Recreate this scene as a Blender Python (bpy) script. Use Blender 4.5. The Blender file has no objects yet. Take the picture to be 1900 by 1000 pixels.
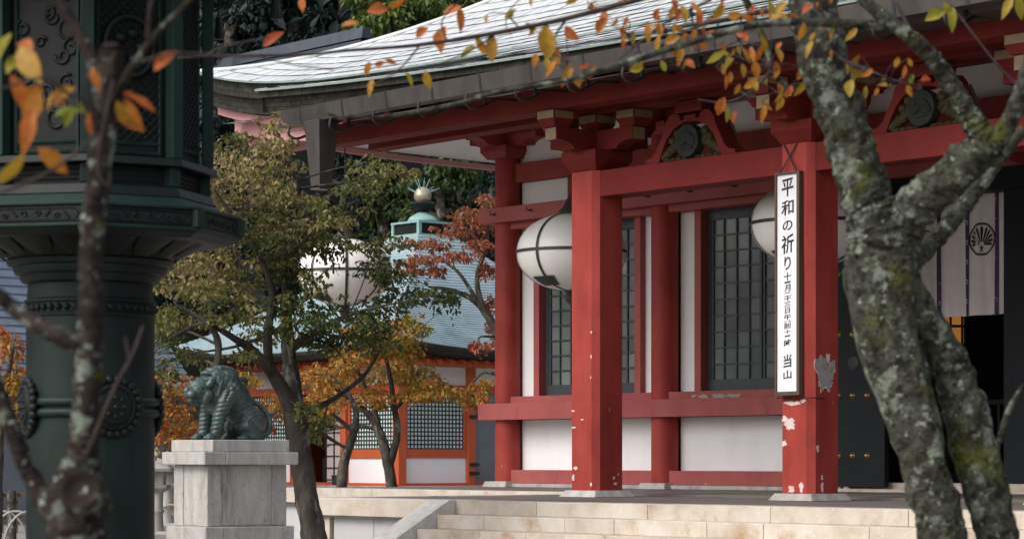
import bpy, math, random
import numpy as np
from mathutils import Vector, Matrix, noise
random.seed(7); rng = np.random.default_rng(7)
scene = bpy.context.scene
COL = scene.collection
R = math.radians
PI = math.pi

# ------------------------------------------------------------------ camera
F_PX, CXP, CYP, CAMZ = 4627.0, 950.0, 850.0, 1.55      # focal length in photo pixels, principal column, horizon row
cam = bpy.data.cameras.new('camera'); cam_o = bpy.data.objects.new('camera', cam); COL.objects.link(cam_o)
cam_o.location = (0, 0, CAMZ); cam_o.rotation_euler = (R(90), 0, 0)
cam.sensor_width = 36.0; cam.lens = 36.0 * F_PX / 1900.0
cam.shift_y = 350.0 / 1900.0
cam.clip_start = 0.1; cam.clip_end = 2000
cam.dof.use_dof = True; cam.dof.focus_distance = 33.0; cam.dof.aperture_fstop = 6.0
scene.camera = cam_o

# ------------------------------------------------------------------ sky, sun, exposure
SUN_AZ, SUN_EL = R(-124), R(44)        # azimuth measured from +Y towards +X: behind the camera, on its left
w = bpy.data.worlds.new('World'); scene.world = w; w.use_nodes = True
nt = w.node_tree; nt.nodes.clear()
sky = nt.nodes.new('ShaderNodeTexSky'); sky.sky_type = 'NISHITA'; sky.sun_disc = False
sky.sun_elevation = SUN_EL; sky.sun_rotation = SUN_AZ
sky.air_density = 1.0; sky.dust_density = 4.0; sky.ozone_density = 1.0
hs = nt.nodes.new('ShaderNodeHueSaturation'); hs.inputs['Saturation'].default_value = 0.5
bg = nt.nodes.new('ShaderNodeBackground'); bg.inputs['Strength'].default_value = 0.15
ow = nt.nodes.new('ShaderNodeOutputWorld')
nt.links.new(sky.outputs[0], hs.inputs['Color']); nt.links.new(hs.outputs[0], bg.inputs[0]); nt.links.new(bg.outputs[0], ow.inputs[0])
sl = bpy.data.lights.new('sun', 'SUN'); sl.energy = 0.75; sl.angle = R(30); sl.color = (1.0, 0.96, 0.90)
so = bpy.data.objects.new('sun', sl); COL.objects.link(so)
sd = Vector((math.sin(SUN_AZ) * math.cos(SUN_EL), math.cos(SUN_AZ) * math.cos(SUN_EL), math.sin(SUN_EL)))
so.rotation_euler = sd.to_track_quat('Z', 'Y').to_euler()
scene.view_settings.view_transform = 'Standard'; scene.view_settings.look = 'None'
scene.view_settings.exposure = 0.62; scene.view_settings.gamma = 1.0
scene.view_settings.use_curve_mapping = False
scene.cycles.use_denoising = True
scene.cycles.max_bounces = 6

# ------------------------------------------------------------------ frames: the hall's own axes (a along the front, b into the building)
ANG = R(50)
AX = np.array([math.cos(ANG), -math.sin(ANG)]); BX = np.array([math.sin(ANG), math.cos(ANG)])
ORG = np.array([1.112, 32.59]); FZ = 1.05            # centre of the first porch pillar, floor height
def at(u, v, d):                                     # point at photo column u, row v, d metres ahead
    return Vector(((u - CXP) / F_PX * d, d, CAMZ + (CYP - v) / F_PX * d))
def onb(u, v, b):
    d = np.array([(u - CXP) / F_PX, 1.0]); t = (b + ORG @ BX) / (d @ BX); q = t * d - ORG
    return q @ AX, (CYP - v) / F_PX * t + CAMZ - FZ
def ona(u, v, a):
    d = np.array([(u - CXP) / F_PX, 1.0]); t = (a + ORG @ AX) / (d @ AX); q = t * d - ORG
    return q @ BX, (CYP - v) / F_PX * t + CAMZ - FZ

# ------------------------------------------------------------------ object helpers
def tag(o, label=None, cat=None, group=None, kind=None):
    if label: o['label'] = label
    if cat: o['category'] = cat
    if group: o['group'] = group
    if kind: o['kind'] = kind
    return o
def thing(name, label, cat, loc=(0, 0, 0), rotz=0.0, group=None):
    o = bpy.data.objects.new(name, None); COL.objects.link(o)
    o.location = loc; o.rotation_euler = (0, 0, rotz); o.empty_display_size = 0.2
    return tag(o, label, cat, group)
def link(name, me, parent=None, loc=None, rot=None, scale=None):
    o = bpy.data.objects.new(name, me); COL.objects.link(o); o.parent = parent
    if loc is not None: o.location = loc
    if rot is not None: o.rotation_euler = rot
    if scale is not None: o.scale = scale
    return o
def copy_tree(o, parent=None):
    c = o.copy(); COL.objects.link(c); c.parent = parent
    for ch in list(o.children): copy_tree(ch, c)
    return c
class MB:
    def __init__(s): s.v = []; s.f = []
    def add(s, vs, fs):
        n = len(s.v); s.v += [tuple(p) for p in vs]; s.f += [tuple(i + n for i in f) for f in fs]; return s
    def box(s, x0, x1, y0, y1, z0, z1):
        return s.add([(x0, y0, z0), (x1, y0, z0), (x1, y1, z0), (x0, y1, z0), (x0, y0, z1), (x1, y0, z1), (x1, y1, z1), (x0, y1, z1)],
                     [(3, 2, 1, 0), (4, 5, 6, 7), (0, 1, 5, 4), (1, 2, 6, 5), (2, 3, 7, 6), (3, 0, 4, 7)])
    def frustum(s, cx, cy, z0, z1, hx0, hy0, hx1, hy1):
        return s.add([(cx - hx0, cy - hy0, z0), (cx + hx0, cy - hy0, z0), (cx + hx0, cy + hy0, z0), (cx - hx0, cy + hy0, z0),
                      (cx - hx1, cy - hy1, z1), (cx + hx1, cy - hy1, z1), (cx + hx1, cy + hy1, z1), (cx - hx1, cy + hy1, z1)],
                     [(3, 2, 1, 0), (4, 5, 6, 7), (0, 1, 5, 4), (1, 2, 6, 5), (2, 3, 7, 6), (3, 0, 4, 7)])
    def prism(s, poly, axis, lo, hi):                # poly in the two other axes, extruded along axis ('x','y','z')
        def mk(p, t):
            return {'x': (t, p[0], p[1]), 'y': (p[0], t, p[1]), 'z': (p[0], p[1], t)}[axis]
        n = len(poly)
        vs = [mk(p, lo) for p in poly] + [mk(p, hi) for p in poly]
        fs = [tuple(range(n - 1, -1, -1)), tuple(range(n, 2 * n))] + [(i, (i + 1) % n, n + (i + 1) % n, n + i) for i in range(n)]
        if axis == 'y': fs = [tuple(reversed(f)) for f in fs]
        return s.add(vs, fs)
    def lathe(s, prof, n=24, c=(0, 0, 0), phase=0.0, caps=True):
        vs, fs = [], []; m = len(prof)
        for r, z in prof:
            for k in range(n):
                t = phase + 2 * PI * k / n; vs.append((c[0] + r * math.cos(t), c[1] + r * math.sin(t), c[2] + z))
        for j in range(m - 1):
            for k in range(n):
                k2 = (k + 1) % n; fs.append((j * n + k, j * n + k2, (j + 1) * n + k2, (j + 1) * n + k))
        if caps: fs.append(tuple(range(n - 1, -1, -1))); fs.append(tuple((m - 1) * n + k for k in range(n)))
        return s.add(vs, fs)
    def tube(s, pts, rad, n=8, rough=0.0):
        pts = [Vector(p) for p in pts]; m = len(pts)
        if not hasattr(rad, '__len__'): rad = [rad] * m
        vs, fs = [], []; up = None
        for i, p in enumerate(pts):
            t = (pts[min(i + 1, m - 1)] - pts[max(i - 1, 0)]).normalized()
            if up is None:
                up = Vector((0, 0, 1)) if abs(t.z) < 0.9 else Vector((1, 0, 0))
            u = (up - t * up.dot(t)).normalized(); v2 = t.cross(u); up = u
            for k in range(n):
                a = 2 * PI * k / n; d = u * math.cos(a) + v2 * math.sin(a); r = rad[i]
                if rough:
                    q = p + d * r
                    k_ = 2.2 / max(rad[i], .01); r *= 1 + rough * (noise.noise(q * (k_ * .35)) + .6 * noise.noise(q * (k_ * 1.1)) + .35 * noise.noise(q * (k_ * 3.0)))
                vs.append(p + d * r)
        for i in range(m - 1):
            for k in range(n):
                k2 = (k + 1) % n; fs.append((i * n + k, i * n + k2, (i + 1) * n + k2, (i + 1) * n + k))
        fs.append(tuple(range(n - 1, -1, -1))); fs.append(tuple((m - 1) * n + k for k in range(n)))
        return s.add(vs, fs)
    def sphere(s, c, r, nu=12, nv=8, sc=(1, 1, 1)):
        vs = [(c[0], c[1], c[2] - r * sc[2])]; fs = []
        for j in range(1, nv):
            t = -PI / 2 + PI * j / nv
            for k in range(nu):
                p = 2 * PI * k / nu
                vs.append((c[0] + r * sc[0] * math.cos(t) * math.cos(p), c[1] + r * sc[1] * math.cos(t) * math.sin(p), c[2] + r * sc[2] * math.sin(t)))
        vs.append((c[0], c[1], c[2] + r * sc[2])); L = len(vs) - 1
        for k in range(nu):
            k2 = (k + 1) % nu; fs.append((0, 1 + k2, 1 + k)); fs.append((L, L - nu + k, L - nu + k2))
            for j in range(nv - 2):
                a = 1 + j * nu; fs.append((a + k, a + k2, a + nu + k2, a + nu + k))
        return s.add(vs, fs)
    def mesh(s, name, mat, smooth=False):
        me = bpy.data.meshes.new(name); me.from_pydata(s.v, [], s.f); me.update()
        if mat is not None: me.materials.append(mat)
        if smooth:
            me.polygons.foreach_set('use_smooth', [True] * len(me.polygons))
            if smooth != 'all': me.set_sharp_from_angle(angle=R(40))
        return me
    def build(s, name, mat, parent=None, smooth=False, bevel=0.0, loc=None, rot=None):
        o = link(name, s.mesh(name, mat, smooth), parent, loc, rot)
        if bevel:
            b = o.modifiers.new('bevel', 'BEVEL'); b.width = bevel; b.segments = 2; b.limit_method = 'ANGLE'; b.angle_limit = R(35)
        return o
def bez(pts, n=6):                                   # Catmull-Rom through points given as tuples of any length
    P = [np.array(p, float) for p in pts]; out = []
    for i in range(len(P) - 1):
        p0, p1, p2, p3 = P[max(i - 1, 0)], P[i], P[i + 1], P[min(i + 2, len(P) - 1)]
        for k in range(n):
            t = k / n
            out.append(.5 * ((2 * p1) + (-p0 + p2) * t + (2 * p0 - 5 * p1 + 4 * p2 - p3) * t * t + (-p0 + 3 * p1 - 3 * p2 + p3) * t ** 3))
    out.append(P[-1]); return out

# ------------------------------------------------------------------ procedural materials
def ramp(nt, fac, stops):
    r = nt.nodes.new('ShaderNodeValToRGB'); e = r.color_ramp.elements
    while len(e) < len(stops): e.new(0.5)
    for k, (p, c) in enumerate(stops):
        e[k].position = p; e[k].color = (c[0], c[1], c[2], 1) if hasattr(c, '__len__') else (c, c, c, 1)
    nt.links.new(fac, r.inputs[0]); return r.outputs[0]
def pm(name, cols, scale=4.0, rough=.6, bump=.15, bscale=None, metal=0.0, spec=.5, stretch=(1, 1, 1), rnd=0.0,
       patches=(), rvar=0.0, bdist=.01, coat=0.0, emit=None):
    m = bpy.data.materials.new(name); m.use_nodes = True; nt = m.node_tree; L = nt.links
    bs = nt.nodes['Principled BSDF']
    geo = nt.nodes.new('ShaderNodeNewGeometry')
    mp = nt.nodes.new('ShaderNodeMapping'); mp.inputs['Scale'].default_value = stretch
    L.new(geo.outputs['Position'], mp.inputs['Vector'])
    def nz(sc, det=6, ro=.6):
        n = nt.nodes.new('ShaderNodeTexNoise'); n.inputs['Scale'].default_value = sc
        n.inputs['Detail'].default_value = det; n.inputs['Roughness'].default_value = ro
        L.new(mp.outputs[0], n.inputs['Vector']); return n.outputs[0]
    k = len(cols)
    base = ramp(nt, nz(scale), [(.3 + .4 * i / max(k - 1, 1), c) for i, c in enumerate(cols)])
    for p in patches:      # (colour, noise scale, threshold, softness[, (z_low, z_high) world fade])
        n = nz(p[1], 5, .62)
        msk = ramp(nt, n, [(p[2], 0.0), (min(p[2] + p[3], 1.0), 1.0)])
        if len(p) > 4:
            sx = nt.nodes.new('ShaderNodeSeparateXYZ'); L.new(geo.outputs['Position'], sx.inputs[0])
            mr = nt.nodes.new('ShaderNodeMapRange'); mr.inputs[1].default_value = p[4][0]; mr.inputs[2].default_value = p[4][1]
            mr.inputs[3].default_value = 1.0; mr.inputs[4].default_value = 0.0; L.new(sx.outputs[2], mr.inputs[0])
            mu = nt.nodes.new('ShaderNodeMath'); mu.operation = 'MULTIPLY'; L.new(msk, mu.inputs[0]); L.new(mr.outputs[0], mu.inputs[1]); msk = mu.outputs[0]
        mx = nt.nodes.new('ShaderNodeMix'); mx.data_type = 'RGBA'; mx.inputs[7].default_value = (*p[0], 1)
        L.new(msk, mx.inputs[0]); L.new(base, mx.inputs[6]); base = mx.outputs[2]
    if rnd:
        oi = nt.nodes.new('ShaderNodeObjectInfo'); hv = nt.nodes.new('ShaderNodeHueSaturation')
        mr = nt.nodes.new('ShaderNodeMapRange'); mr.inputs[3].default_value = 1 - rnd; mr.inputs[4].default_value = 1 + rnd
        L.new(oi.outputs['Random'], mr.inputs[0]); L.new(mr.outputs[0], hv.inputs['Value']); L.new(base, hv.inputs['Color']); base = hv.outputs[0]
    L.new(base, bs.inputs['Base Color'])
    bs.inputs['Metallic'].default_value = metal; bs.inputs['Specular IOR Level'].default_value = spec
    bs.inputs['Coat Weight'].default_value = coat
    if rvar:
        mr = nt.nodes.new('ShaderNodeMapRange'); mr.inputs[3].default_value = rough - rvar; mr.inputs[4].default_value = rough + rvar
        L.new(nz(scale * 2.3), mr.inputs[0]); L.new(mr.outputs[0], bs.inputs['Roughness'])
    else: bs.inputs['Roughness'].default_value = rough
    if bump:
        b = nt.nodes.new('ShaderNodeBump'); b.inputs['Strength'].default_value = bump; b.inputs['Distance'].default_value = bdist
        L.new(nz(bscale or scale * 6, 5), b.inputs['Height']); L.new(b.outputs[0], bs.inputs['Normal'])
    if emit: bs.inputs['Emission Color'].default_value = (*emit[0], 1); bs.inputs['Emission Strength'].default_value = emit[1]
    return m
def leaf_mat(name, stops, transl=.35, rough=.5):
    m = bpy.data.materials.new(name); m.use_nodes = True; nt = m.node_tree; L = nt.links
    bs = nt.nodes['Principled BSDF']; out = nt.nodes['Material Output']
    atn = nt.nodes.new('ShaderNodeAttribute'); atn.attribute_name = 'tint'
    c = ramp(nt, atn.outputs['Fac'], stops)
    geo = nt.nodes.new('ShaderNodeNewGeometry')
    n = nt.nodes.new('ShaderNodeTexNoise'); n.inputs['Scale'].default_value = 60; L.new(geo.outputs['Position'], n.inputs['Vector'])
    sp = ramp(nt, n.outputs[0], [(.35, .72), (.62, 1.0)])
    mx = nt.nodes.new('ShaderNodeMix'); mx.data_type = 'RGBA'; mx.blend_type = 'MULTIPLY'; mx.inputs[0].default_value = 1
    L.new(c, mx.inputs[6]); L.new(sp, mx.inputs[7]); c = mx.outputs[2]
    L.new(c, bs.inputs['Base Color']); bs.inputs['Roughness'].default_value = rough; bs.inputs['Specular IOR Level'].default_value = .35
    tr = nt.nodes.new('ShaderNodeBsdfTranslucent'); L.new(c, tr.inputs[0])
    ms = nt.nodes.new('ShaderNodeMixShader'); ms.inputs[0].default_value = transl
    L.new(bs.outputs[0], ms.inputs[1]); L.new(tr.outputs[0], ms.inputs[2]); L.new(ms.outputs[0], out.inputs[0])
    return m
CHIP = (.62, .50, .47)
M = {}
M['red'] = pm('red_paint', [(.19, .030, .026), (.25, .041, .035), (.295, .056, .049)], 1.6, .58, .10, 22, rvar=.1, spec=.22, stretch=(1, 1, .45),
              patches=[(CHIP, 7.0, .735, .012, (1.0, 4.6)), ((.17, .026, .023), 2.2, .60, .18)])
M['red_faded'] = pm('faded_rail_paint', [(.27, .062, .056), (.33, .082, .075), (.37, .10, .093)], 1.6, .55, .08, 22, rvar=.1, spec=.25, stretch=(1, 1, .45),
              patches=[(CHIP, 7.0, .74, .012, (1.0, 4.6)), ((.20, .045, .04), 2.2, .62, .18)])
M['red_deep'] = pm('deep_red_paint', [(.12, .017, .014), (.155, .021, .017), (.19, .027, .022)], 1.6, .62, .08, 22, rvar=.1, spec=.12, stretch=(1, 1, .45))  # darker red for the porch beams, brackets, purlins and battens
M['red_chip'] = pm('red_paint_worn', [(.225, .030, .023), (.31, .043, .033), (.375, .060, .047)], 2.4, .55, .10, 22, rvar=.1, spec=.22, stretch=(1, 1, .4),
              patches=[(CHIP, 8.5, .70, .012, (1.0, 2.6)), (CHIP, 17.0, .745, .012, (1.0, 5.0)), ((.20, .030, .024), 3.4, .58, .2), ((.40, .085, .070), 2.1, .64, .2)])
M['pink'] = pm('lit_red_paint', [(.48, .22, .215), (.55, .28, .275)], 2.0, .6, .05)  # red lightened to pink: light falling on the eave boards put into the colour
M['orange_red'] = pm('vermilion_paint', [(.46, .085, .028), (.56, .115, .04)], 2.0, .5, .05)
M['yellow'] = pm('ochre_end_paint', [(.20, .145, .078), (.28, .21, .115)], 9.0, .6, .1)
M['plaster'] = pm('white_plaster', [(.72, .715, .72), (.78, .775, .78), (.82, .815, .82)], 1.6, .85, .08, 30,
                  patches=[((.52, .50, .49), 1.1, .62, .25)], stretch=(1, 1, .5))
M['plaster_clean'] = pm('clean_plaster', [(.78, .78, .795), (.83, .83, .845)], 1.0, .8, .03)
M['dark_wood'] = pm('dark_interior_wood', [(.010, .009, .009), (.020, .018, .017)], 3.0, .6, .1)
M['window_wood'] = pm('dark_blue_lacquer', [(.030, .036, .044), (.045, .052, .062)], 6.0, .45, .05)
M['door_black'] = pm('black_door_lacquer', [(.009, .011, .014), (.014, .017, .021)], 3.0, .5, .05, spec=.2,
                     patches=[((.05, .055, .06), 2.3, .70, .06)])
M['pane'] = pm('window_pane', [(.10, .12, .12), (.19, .21, .205)], .9, .14, .05, 3, rnd=.32)
M['brass'] = pm('aged_brass', [(.48, .30, .10), (.62, .42, .17)], 20, .35, .05, metal=.9)
M['iron'] = pm('black_iron', [(.012, .012, .013), (.025, .024, .024)], 12, .5, .1)
M['gutter'] = pm('brown_copper_gutter', [(.050, .044, .041), (.072, .064, .059), (.10, .088, .082)], 3, .42, .06, metal=.35, stretch=(1, 1, .35), rvar=.1)
M['gutter_dark'] = pm('dark_copper_strip', [(.05, .045, .045), (.07, .065, .065)], 3, .45, .05, metal=.3)
M['roof'] = pm('grey_copper_tiles', [(.50, .52, .515), (.60, .62, .615), (.67, .68, .675)], 2.2, .34, .05, 14, spec=.9, rvar=.08,
               patches=[((.34, .35, .34), 2.6, .66, .12)])
M['roof_deck'] = pm('roof_underlay', [(.16, .165, .16), (.22, .225, .22)], 3, .6, .05)  # dark colour stands for shadow in the gaps between tile courses
M['roof2'] = pm('verdigris_copper_tiles', [(.20, .285, .315), (.27, .36, .39), (.34, .42, .44)], 1.2, .36, .08, 10, spec=.7, rvar=.1,
                patches=[((.10, .17, .17), .9, .60, .15)])
M['drip'] = pm('grey_green_drip', [(.14, .20, .185), (.24, .29, .27)], 6, .6, .1)
M['verdigris'] = pm('pale_verdigris', [(.16, .30, .28), (.26, .42, .39)], 6, .6, .1)
M['eave'] = pm('weathered_shingle', [(.026, .026, .020), (.040, .039, .031), (.058, .056, .045)], 5, .85, .25, 40, rnd=.16, spec=.1)
M['slate_roof'] = pm('dark_slate_tile', [(.035, .042, .055), (.06, .07, .09)], 2, .5, .1)
M['blue_tile'] = pm('blue_grey_pantile', [(.085, .105, .145), (.13, .16, .21)], 3, .5, .1, spec=.4)
M['granite'] = pm('grey_granite', [(.25, .24, .225), (.36, .345, .32), (.44, .425, .40)], 6.0, .82, .25, 160, rnd=.10,
                  patches=[((.10, .095, .085), 1.3, .60, .2)], stretch=(1, 1, .45))
M['granite_ped'] = pm('stained_granite', [(.27, .255, .235), (.37, .355, .33), (.46, .445, .42)], 7.0, .85, .3, 160, rnd=.08, stretch=(1, 1, .28),
                      patches=[((.36, .29, .20), 1.6, .60, .15), ((.085, .08, .072), 2.3, .585, .12), ((.20, .195, .19), 60, .60, .05), ((.55, .54, .52), 75, .66, .04)])
M['granite_warm'] = pm('warm_granite', [(.40, .345, .275), (.50, .445, .37), (.56, .52, .46)], 3.2, .82, .22, 160, rnd=.08,
                       patches=[((.36, .235, .13), 1.7, .575, .16), ((.66, .63, .58), 34, .63, .06), ((.27, .23, .19), 3.1, .64, .14)])
M['granite_pale'] = pm('pale_granite', [(.44, .42, .385), (.54, .52, .48), (.60, .58, .54)], 9, .85, .25, 160, patches=[((.22, .21, .20), 40, .63, .05)])
M['floor'] = pm('smooth_paving', [(.115, .102, .094), (.155, .138, .128)], 2.0, .55, .05, 60, rvar=.1, spec=.4)
M['concrete'] = pm('pale_concrete', [(.40, .40, .40), (.50, .50, .50)], 1.4, .85, .1, 60, patches=[((.26, .26, .26), .8, .6, .2)])
M['ground'] = pm('pale_gravel', [(.19, .175, .155), (.26, .24, .215)], 1.5, .9, .4, 60)
M['bronze'] = pm('green_bronze', [(.004, .0055, .0055), (.0055, .0095, .0085), (.008, .019, .015)], 2.6, .55, .18, 30, metal=.0, spec=.25, stretch=(1, 1, .45),
                 patches=[((.012, .030, .024), 1.1, .55, .16), ((.005, .006, .006), 1.5, .54, .14)])
M['bronze_edge'] = pm('verdigris_bronze', [(.005, .015, .012), (.010, .036, .028)], 3.4, .6, .2, 30, metal=.0, spec=.25, stretch=(1, 1, .3),
                      patches=[((.010, .018, .016), 2.6, .56, .14)])
M['bronze_dark'] = pm('brown_bronze', [(.004, .006, .0055), (.009, .012, .011)], 4, .55, .2, 40, metal=.0, spec=.25)
M['tiger'] = pm('statue_bronze', [(.030, .046, .044), (.054, .080, .074), (.10, .142, .125)], 5.0, .45, .12, 60, metal=.35, rvar=.1,
                patches=[((.022, .027, .032), 3.2, .56, .14)])
M['paper'] = pm('lantern_paper', [(.84, .825, .79), (.89, .875, .84)], 2.0, .32, .03, spec=.45)
M['lantern_metal'] = pm('lantern_ribs', [(.028, .025, .022), (.05, .045, .04)], 8, .5, .1)
M['sign_white'] = pm('sign_paper', [(.66, .67, .70), (.72, .73, .76)], 5, .6, .12, 4, bdist=.02)
M['ink'] = pm('black_ink', [(.006, .006, .007), (.012, .012, .013)], 20, .5, 0)
M['sign_wood'] = pm('brown_sign_wood', [(.055, .032, .022), (.10, .06, .04)], 9, .6, .2, stretch=(1, 1, .1))
M['cloth'] = pm('linen_curtain', [(.76, .71, .70), (.83, .78, .765)], 4, .85, .1, 120)
M['purple'] = pm('purple_ribbon', [(.040, .018, .085), (.065, .03, .13)], 9, .6, .1)
M['maroon'] = pm('crest_print', [(.045, .012, .016), (.065, .02, .024)], 9, .8, 0)
M['crest_print'] = pm('crest_black', [(.012, .010, .010), (.02, .016, .016)], 9, .8, 0)
M['green_lattice'] = pm('dark_green_lattice', [(.010, .040, .032), (.018, .060, .048)], 9, .5, .05)
M['grey_wall'] = pm('blue_grey_boarding', [(.15, .165, .19), (.19, .21, .235)], 2, .7, .05)
M['amber'] = pm('lit_lamp_paper', [(.5, .24, .06), (.6, .30, .08)], 6, .5, 0, emit=((1.0, .42, .08), .16))
M['crest_stone'] = pm('crest_green_grey', [(.022, .025, .022), (.040, .045, .040)], 14, .7, .3, spec=.1)
M['gold_carving'] = pm('dull_gold_carving', [(.035, .028, .015), (.075, .058, .030)], 12, .55, .3, spec=.1)
LICH = [((.075, .081, .058), 22.0, .46, .10), ((.014, .012, .010), 5.0, .58, .10), ((.20, .225, .18), 10.0, .555, .07), ((.25, .285, .23), 24.0, .60, .06), ((.080, .088, .016), 3.5, .585, .10), ((.020, .017, .014), 30.0, .585, .06)]
M['bark_near'] = pm('lichen_bark', [(.014, .012, .010), (.040, .036, .029), (.085, .080, .064)], 13, .9, 1.0, 38, patches=LICH, bdist=.03, spec=.12)
M['bark_left'] = pm('dark_lichen_bark', [(.012, .009, .008), (.026, .019, .017), (.048, .038, .034)], 16, .85, .7, 70,
                    patches=[((.15, .175, .145), 16.0, .57, .06), ((.26, .29, .25), 34, .61, .06), ((.07, .075, .010), 5.0, .64, .08)], bdist=.01, spec=.12)
M['bark'] = pm('grey_bark', [(.040, .034, .029), (.075, .066, .056), (.14, .13, .11)], 7, .9, .6, 30, patches=[((.22, .23, .195), 5.0, .58, .08), ((.05, .055, .016), 3.0, .60, .1)], stretch=(1, 1, .5), bdist=.02, spec=.12)
M['bark_dark'] = pm('dark_grey_bark', [(.024, .020, .017), (.055, .048, .041), (.105, .095, .080)], 6, .9, 1.0, 22, patches=[((.17, .175, .15), 5.5, .60, .08), ((.035, .04, .012), 3.0, .62, .1)], stretch=(1, 1, .4), bdist=.03, spec=.12)
M['twig'] = pm('purple_brown_twig', [(.030, .021, .021), (.085, .066, .062)], 12, .8, .2, spec=.12)
M['leaf_big'] = leaf_mat('cherry_leaves', [(0, (.035, .055, .014)), (.30, (.080, .105, .022)), (.48, (.165, .170, .040)), (.66, (.29, .235, .085)), (.85, (.40, .28, .165)), (1, (.44, .40, .09))])
M['leaf_orange'] = leaf_mat('orange_leaves', [(0, (.09, .12, .02)), (.28, (.30, .27, .04)), (.5, (.46, .25, .04)), (.8, (.46, .14, .03)), (1, (.34, .075, .035))])
M['leaf_maple'] = leaf_mat('rust_leaves', [(0, (.15, .11, .035)), (.35, (.30, .13, .05)), (.7, (.34, .095, .05)), (1, (.40, .075, .05))])
M['leaf_near'] = leaf_mat('autumn_leaves', [(0, (.22, .27, .02)), (.25, (.36, .29, .03)), (.5, (.50, .25, .025)), (.8, (.54, .155, .022)), (1, (.46, .09, .03))], .4)
M['leaf_dark'] = leaf_mat('dark_conifer_foliage', [(0, (.007, .018, .017)), (.5, (.014, .032, .026)), (1, (.028, .055, .038))], .15)
M['leaf_mid'] = leaf_mat('green_foliage', [(0, (.020, .040, .012)), (.5, (.05, .085, .022)), (1, (.105, .15, .040))], .3)
M['leaf_light'] = leaf_mat('light_green_foliage', [(0, (.06, .10, .02)), (.5, (.12, .18, .035)), (1, (.20, .26, .07))], .35)

# ------------------------------------------------------------------ leaves and trees
T_FAR = (np.array([(-.5, 0, 0), (-.12, -.24, .06), (.2, -.17, .03), (.55, 0, -.10), (.2, .17, .03), (-.12, .24, .06), (0, 0, -.02)]), [(0, 1, 6), (1, 2, 3, 6), (3, 4, 5, 6), (5, 0, 6)])
def _near():
    xs = [-.5, -.3, -.05, .2, .38, .5]; ws = [.02, .17, .245, .19, .08, .0]; vs = []; fs = []
    for x, wd in zip(xs, ws):
        zc = -.10 * (x + .5) ** 2 * 2
        vs += [(x, -wd, zc + wd * .28), (x, 0, zc), (x, wd, zc + wd * .28)]
    for i in range(5):
        a = i * 3; fs += [(a, a + 3, a + 4, a + 1), (a + 1, a + 4, a + 5, a + 2)]
    return np.array(vs), fs
def _curl(k):
    v, f = _near(); v = v.copy(); t = v[:, 0] + .5
    v[:, 2] += [0, -.28, .16, -.12][k] * t * t; v[:, 1] += [0, .10, -.08, .05][k] * t * (1 - t) * 2; v[:, 1] *= [1, .85, 1.12, .7][k]
    v[:, 2] += [0, .5, .9, -.4][k] * v[:, 1] ** 2 * 2
    return v, f
T_NEAR = _near(); T_VAR = [_curl(k) for k in range(4)]
def leaf_mesh(name, C, D, N, S, tint, mat, tmpl):
    C = np.asarray(C, float); D = np.asarray(D, float); N = np.asarray(N, float)
    D /= np.linalg.norm(D, axis=1)[:, None] + 1e-9
    Y = np.cross(N, D); Y /= np.linalg.norm(Y, axis=1)[:, None] + 1e-9
    Z = np.cross(D, Y); tv, tf = tmpl; S = np.asarray(S)[:, None, None]
    V = C[:, None, :] + S * (tv[None, :, 0:1] * D[:, None, :] + tv[None, :, 1:2] * Y[:, None, :] + tv[None, :, 2:3] * Z[:, None, :])
    n, k = len(C), len(tv); V = V.reshape(-1, 3)
    me = bpy.data.meshes.new(name); lens = np.array([len(f) for f in tf]); flat = np.concatenate([np.array(f) for f in tf])
    loops = (flat[None, :] + (np.arange(n) * k)[:, None]).ravel()
    me.vertices.add(len(V)); me.vertices.foreach_set('co', V.ravel())
    me.loops.add(len(loops)); me.loops.foreach_set('vertex_index', loops.astype(np.int32))
    pl = np.tile(lens, n); me.polygons.add(len(pl)); st = np.concatenate([[0], np.cumsum(pl)[:-1]])
    me.polygons.foreach_set('loop_start', st.astype(np.int32))
    me.update(calc_edges=True); me.validate()
    at_ = me.attributes.new('tint', 'FLOAT', 'FACE'); at_.data.foreach_set('value', np.repeat(np.clip(tint, 0, 1), len(tf)).astype(np.float32))
    me.materials.append(mat); return me
def pad_points(c, r, n):                             # points in a flattened clump, denser towards its shell
    d = rng.normal(size=(n, 3)); d /= np.linalg.norm(d, axis=1)[:, None]
    return np.asarray(c) + d * (rng.random(n) ** .45)[:, None] * np.asarray(r)
def px_pad(base, x, y, rx, ry, d, rd=None):          # clump given by where it shows, as a local centre and radii
    p = at(x, y, d) - base; s = d / F_PX
    return (p, (rx * s, (rd if rd else .8 * rx * s), ry * s))
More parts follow.
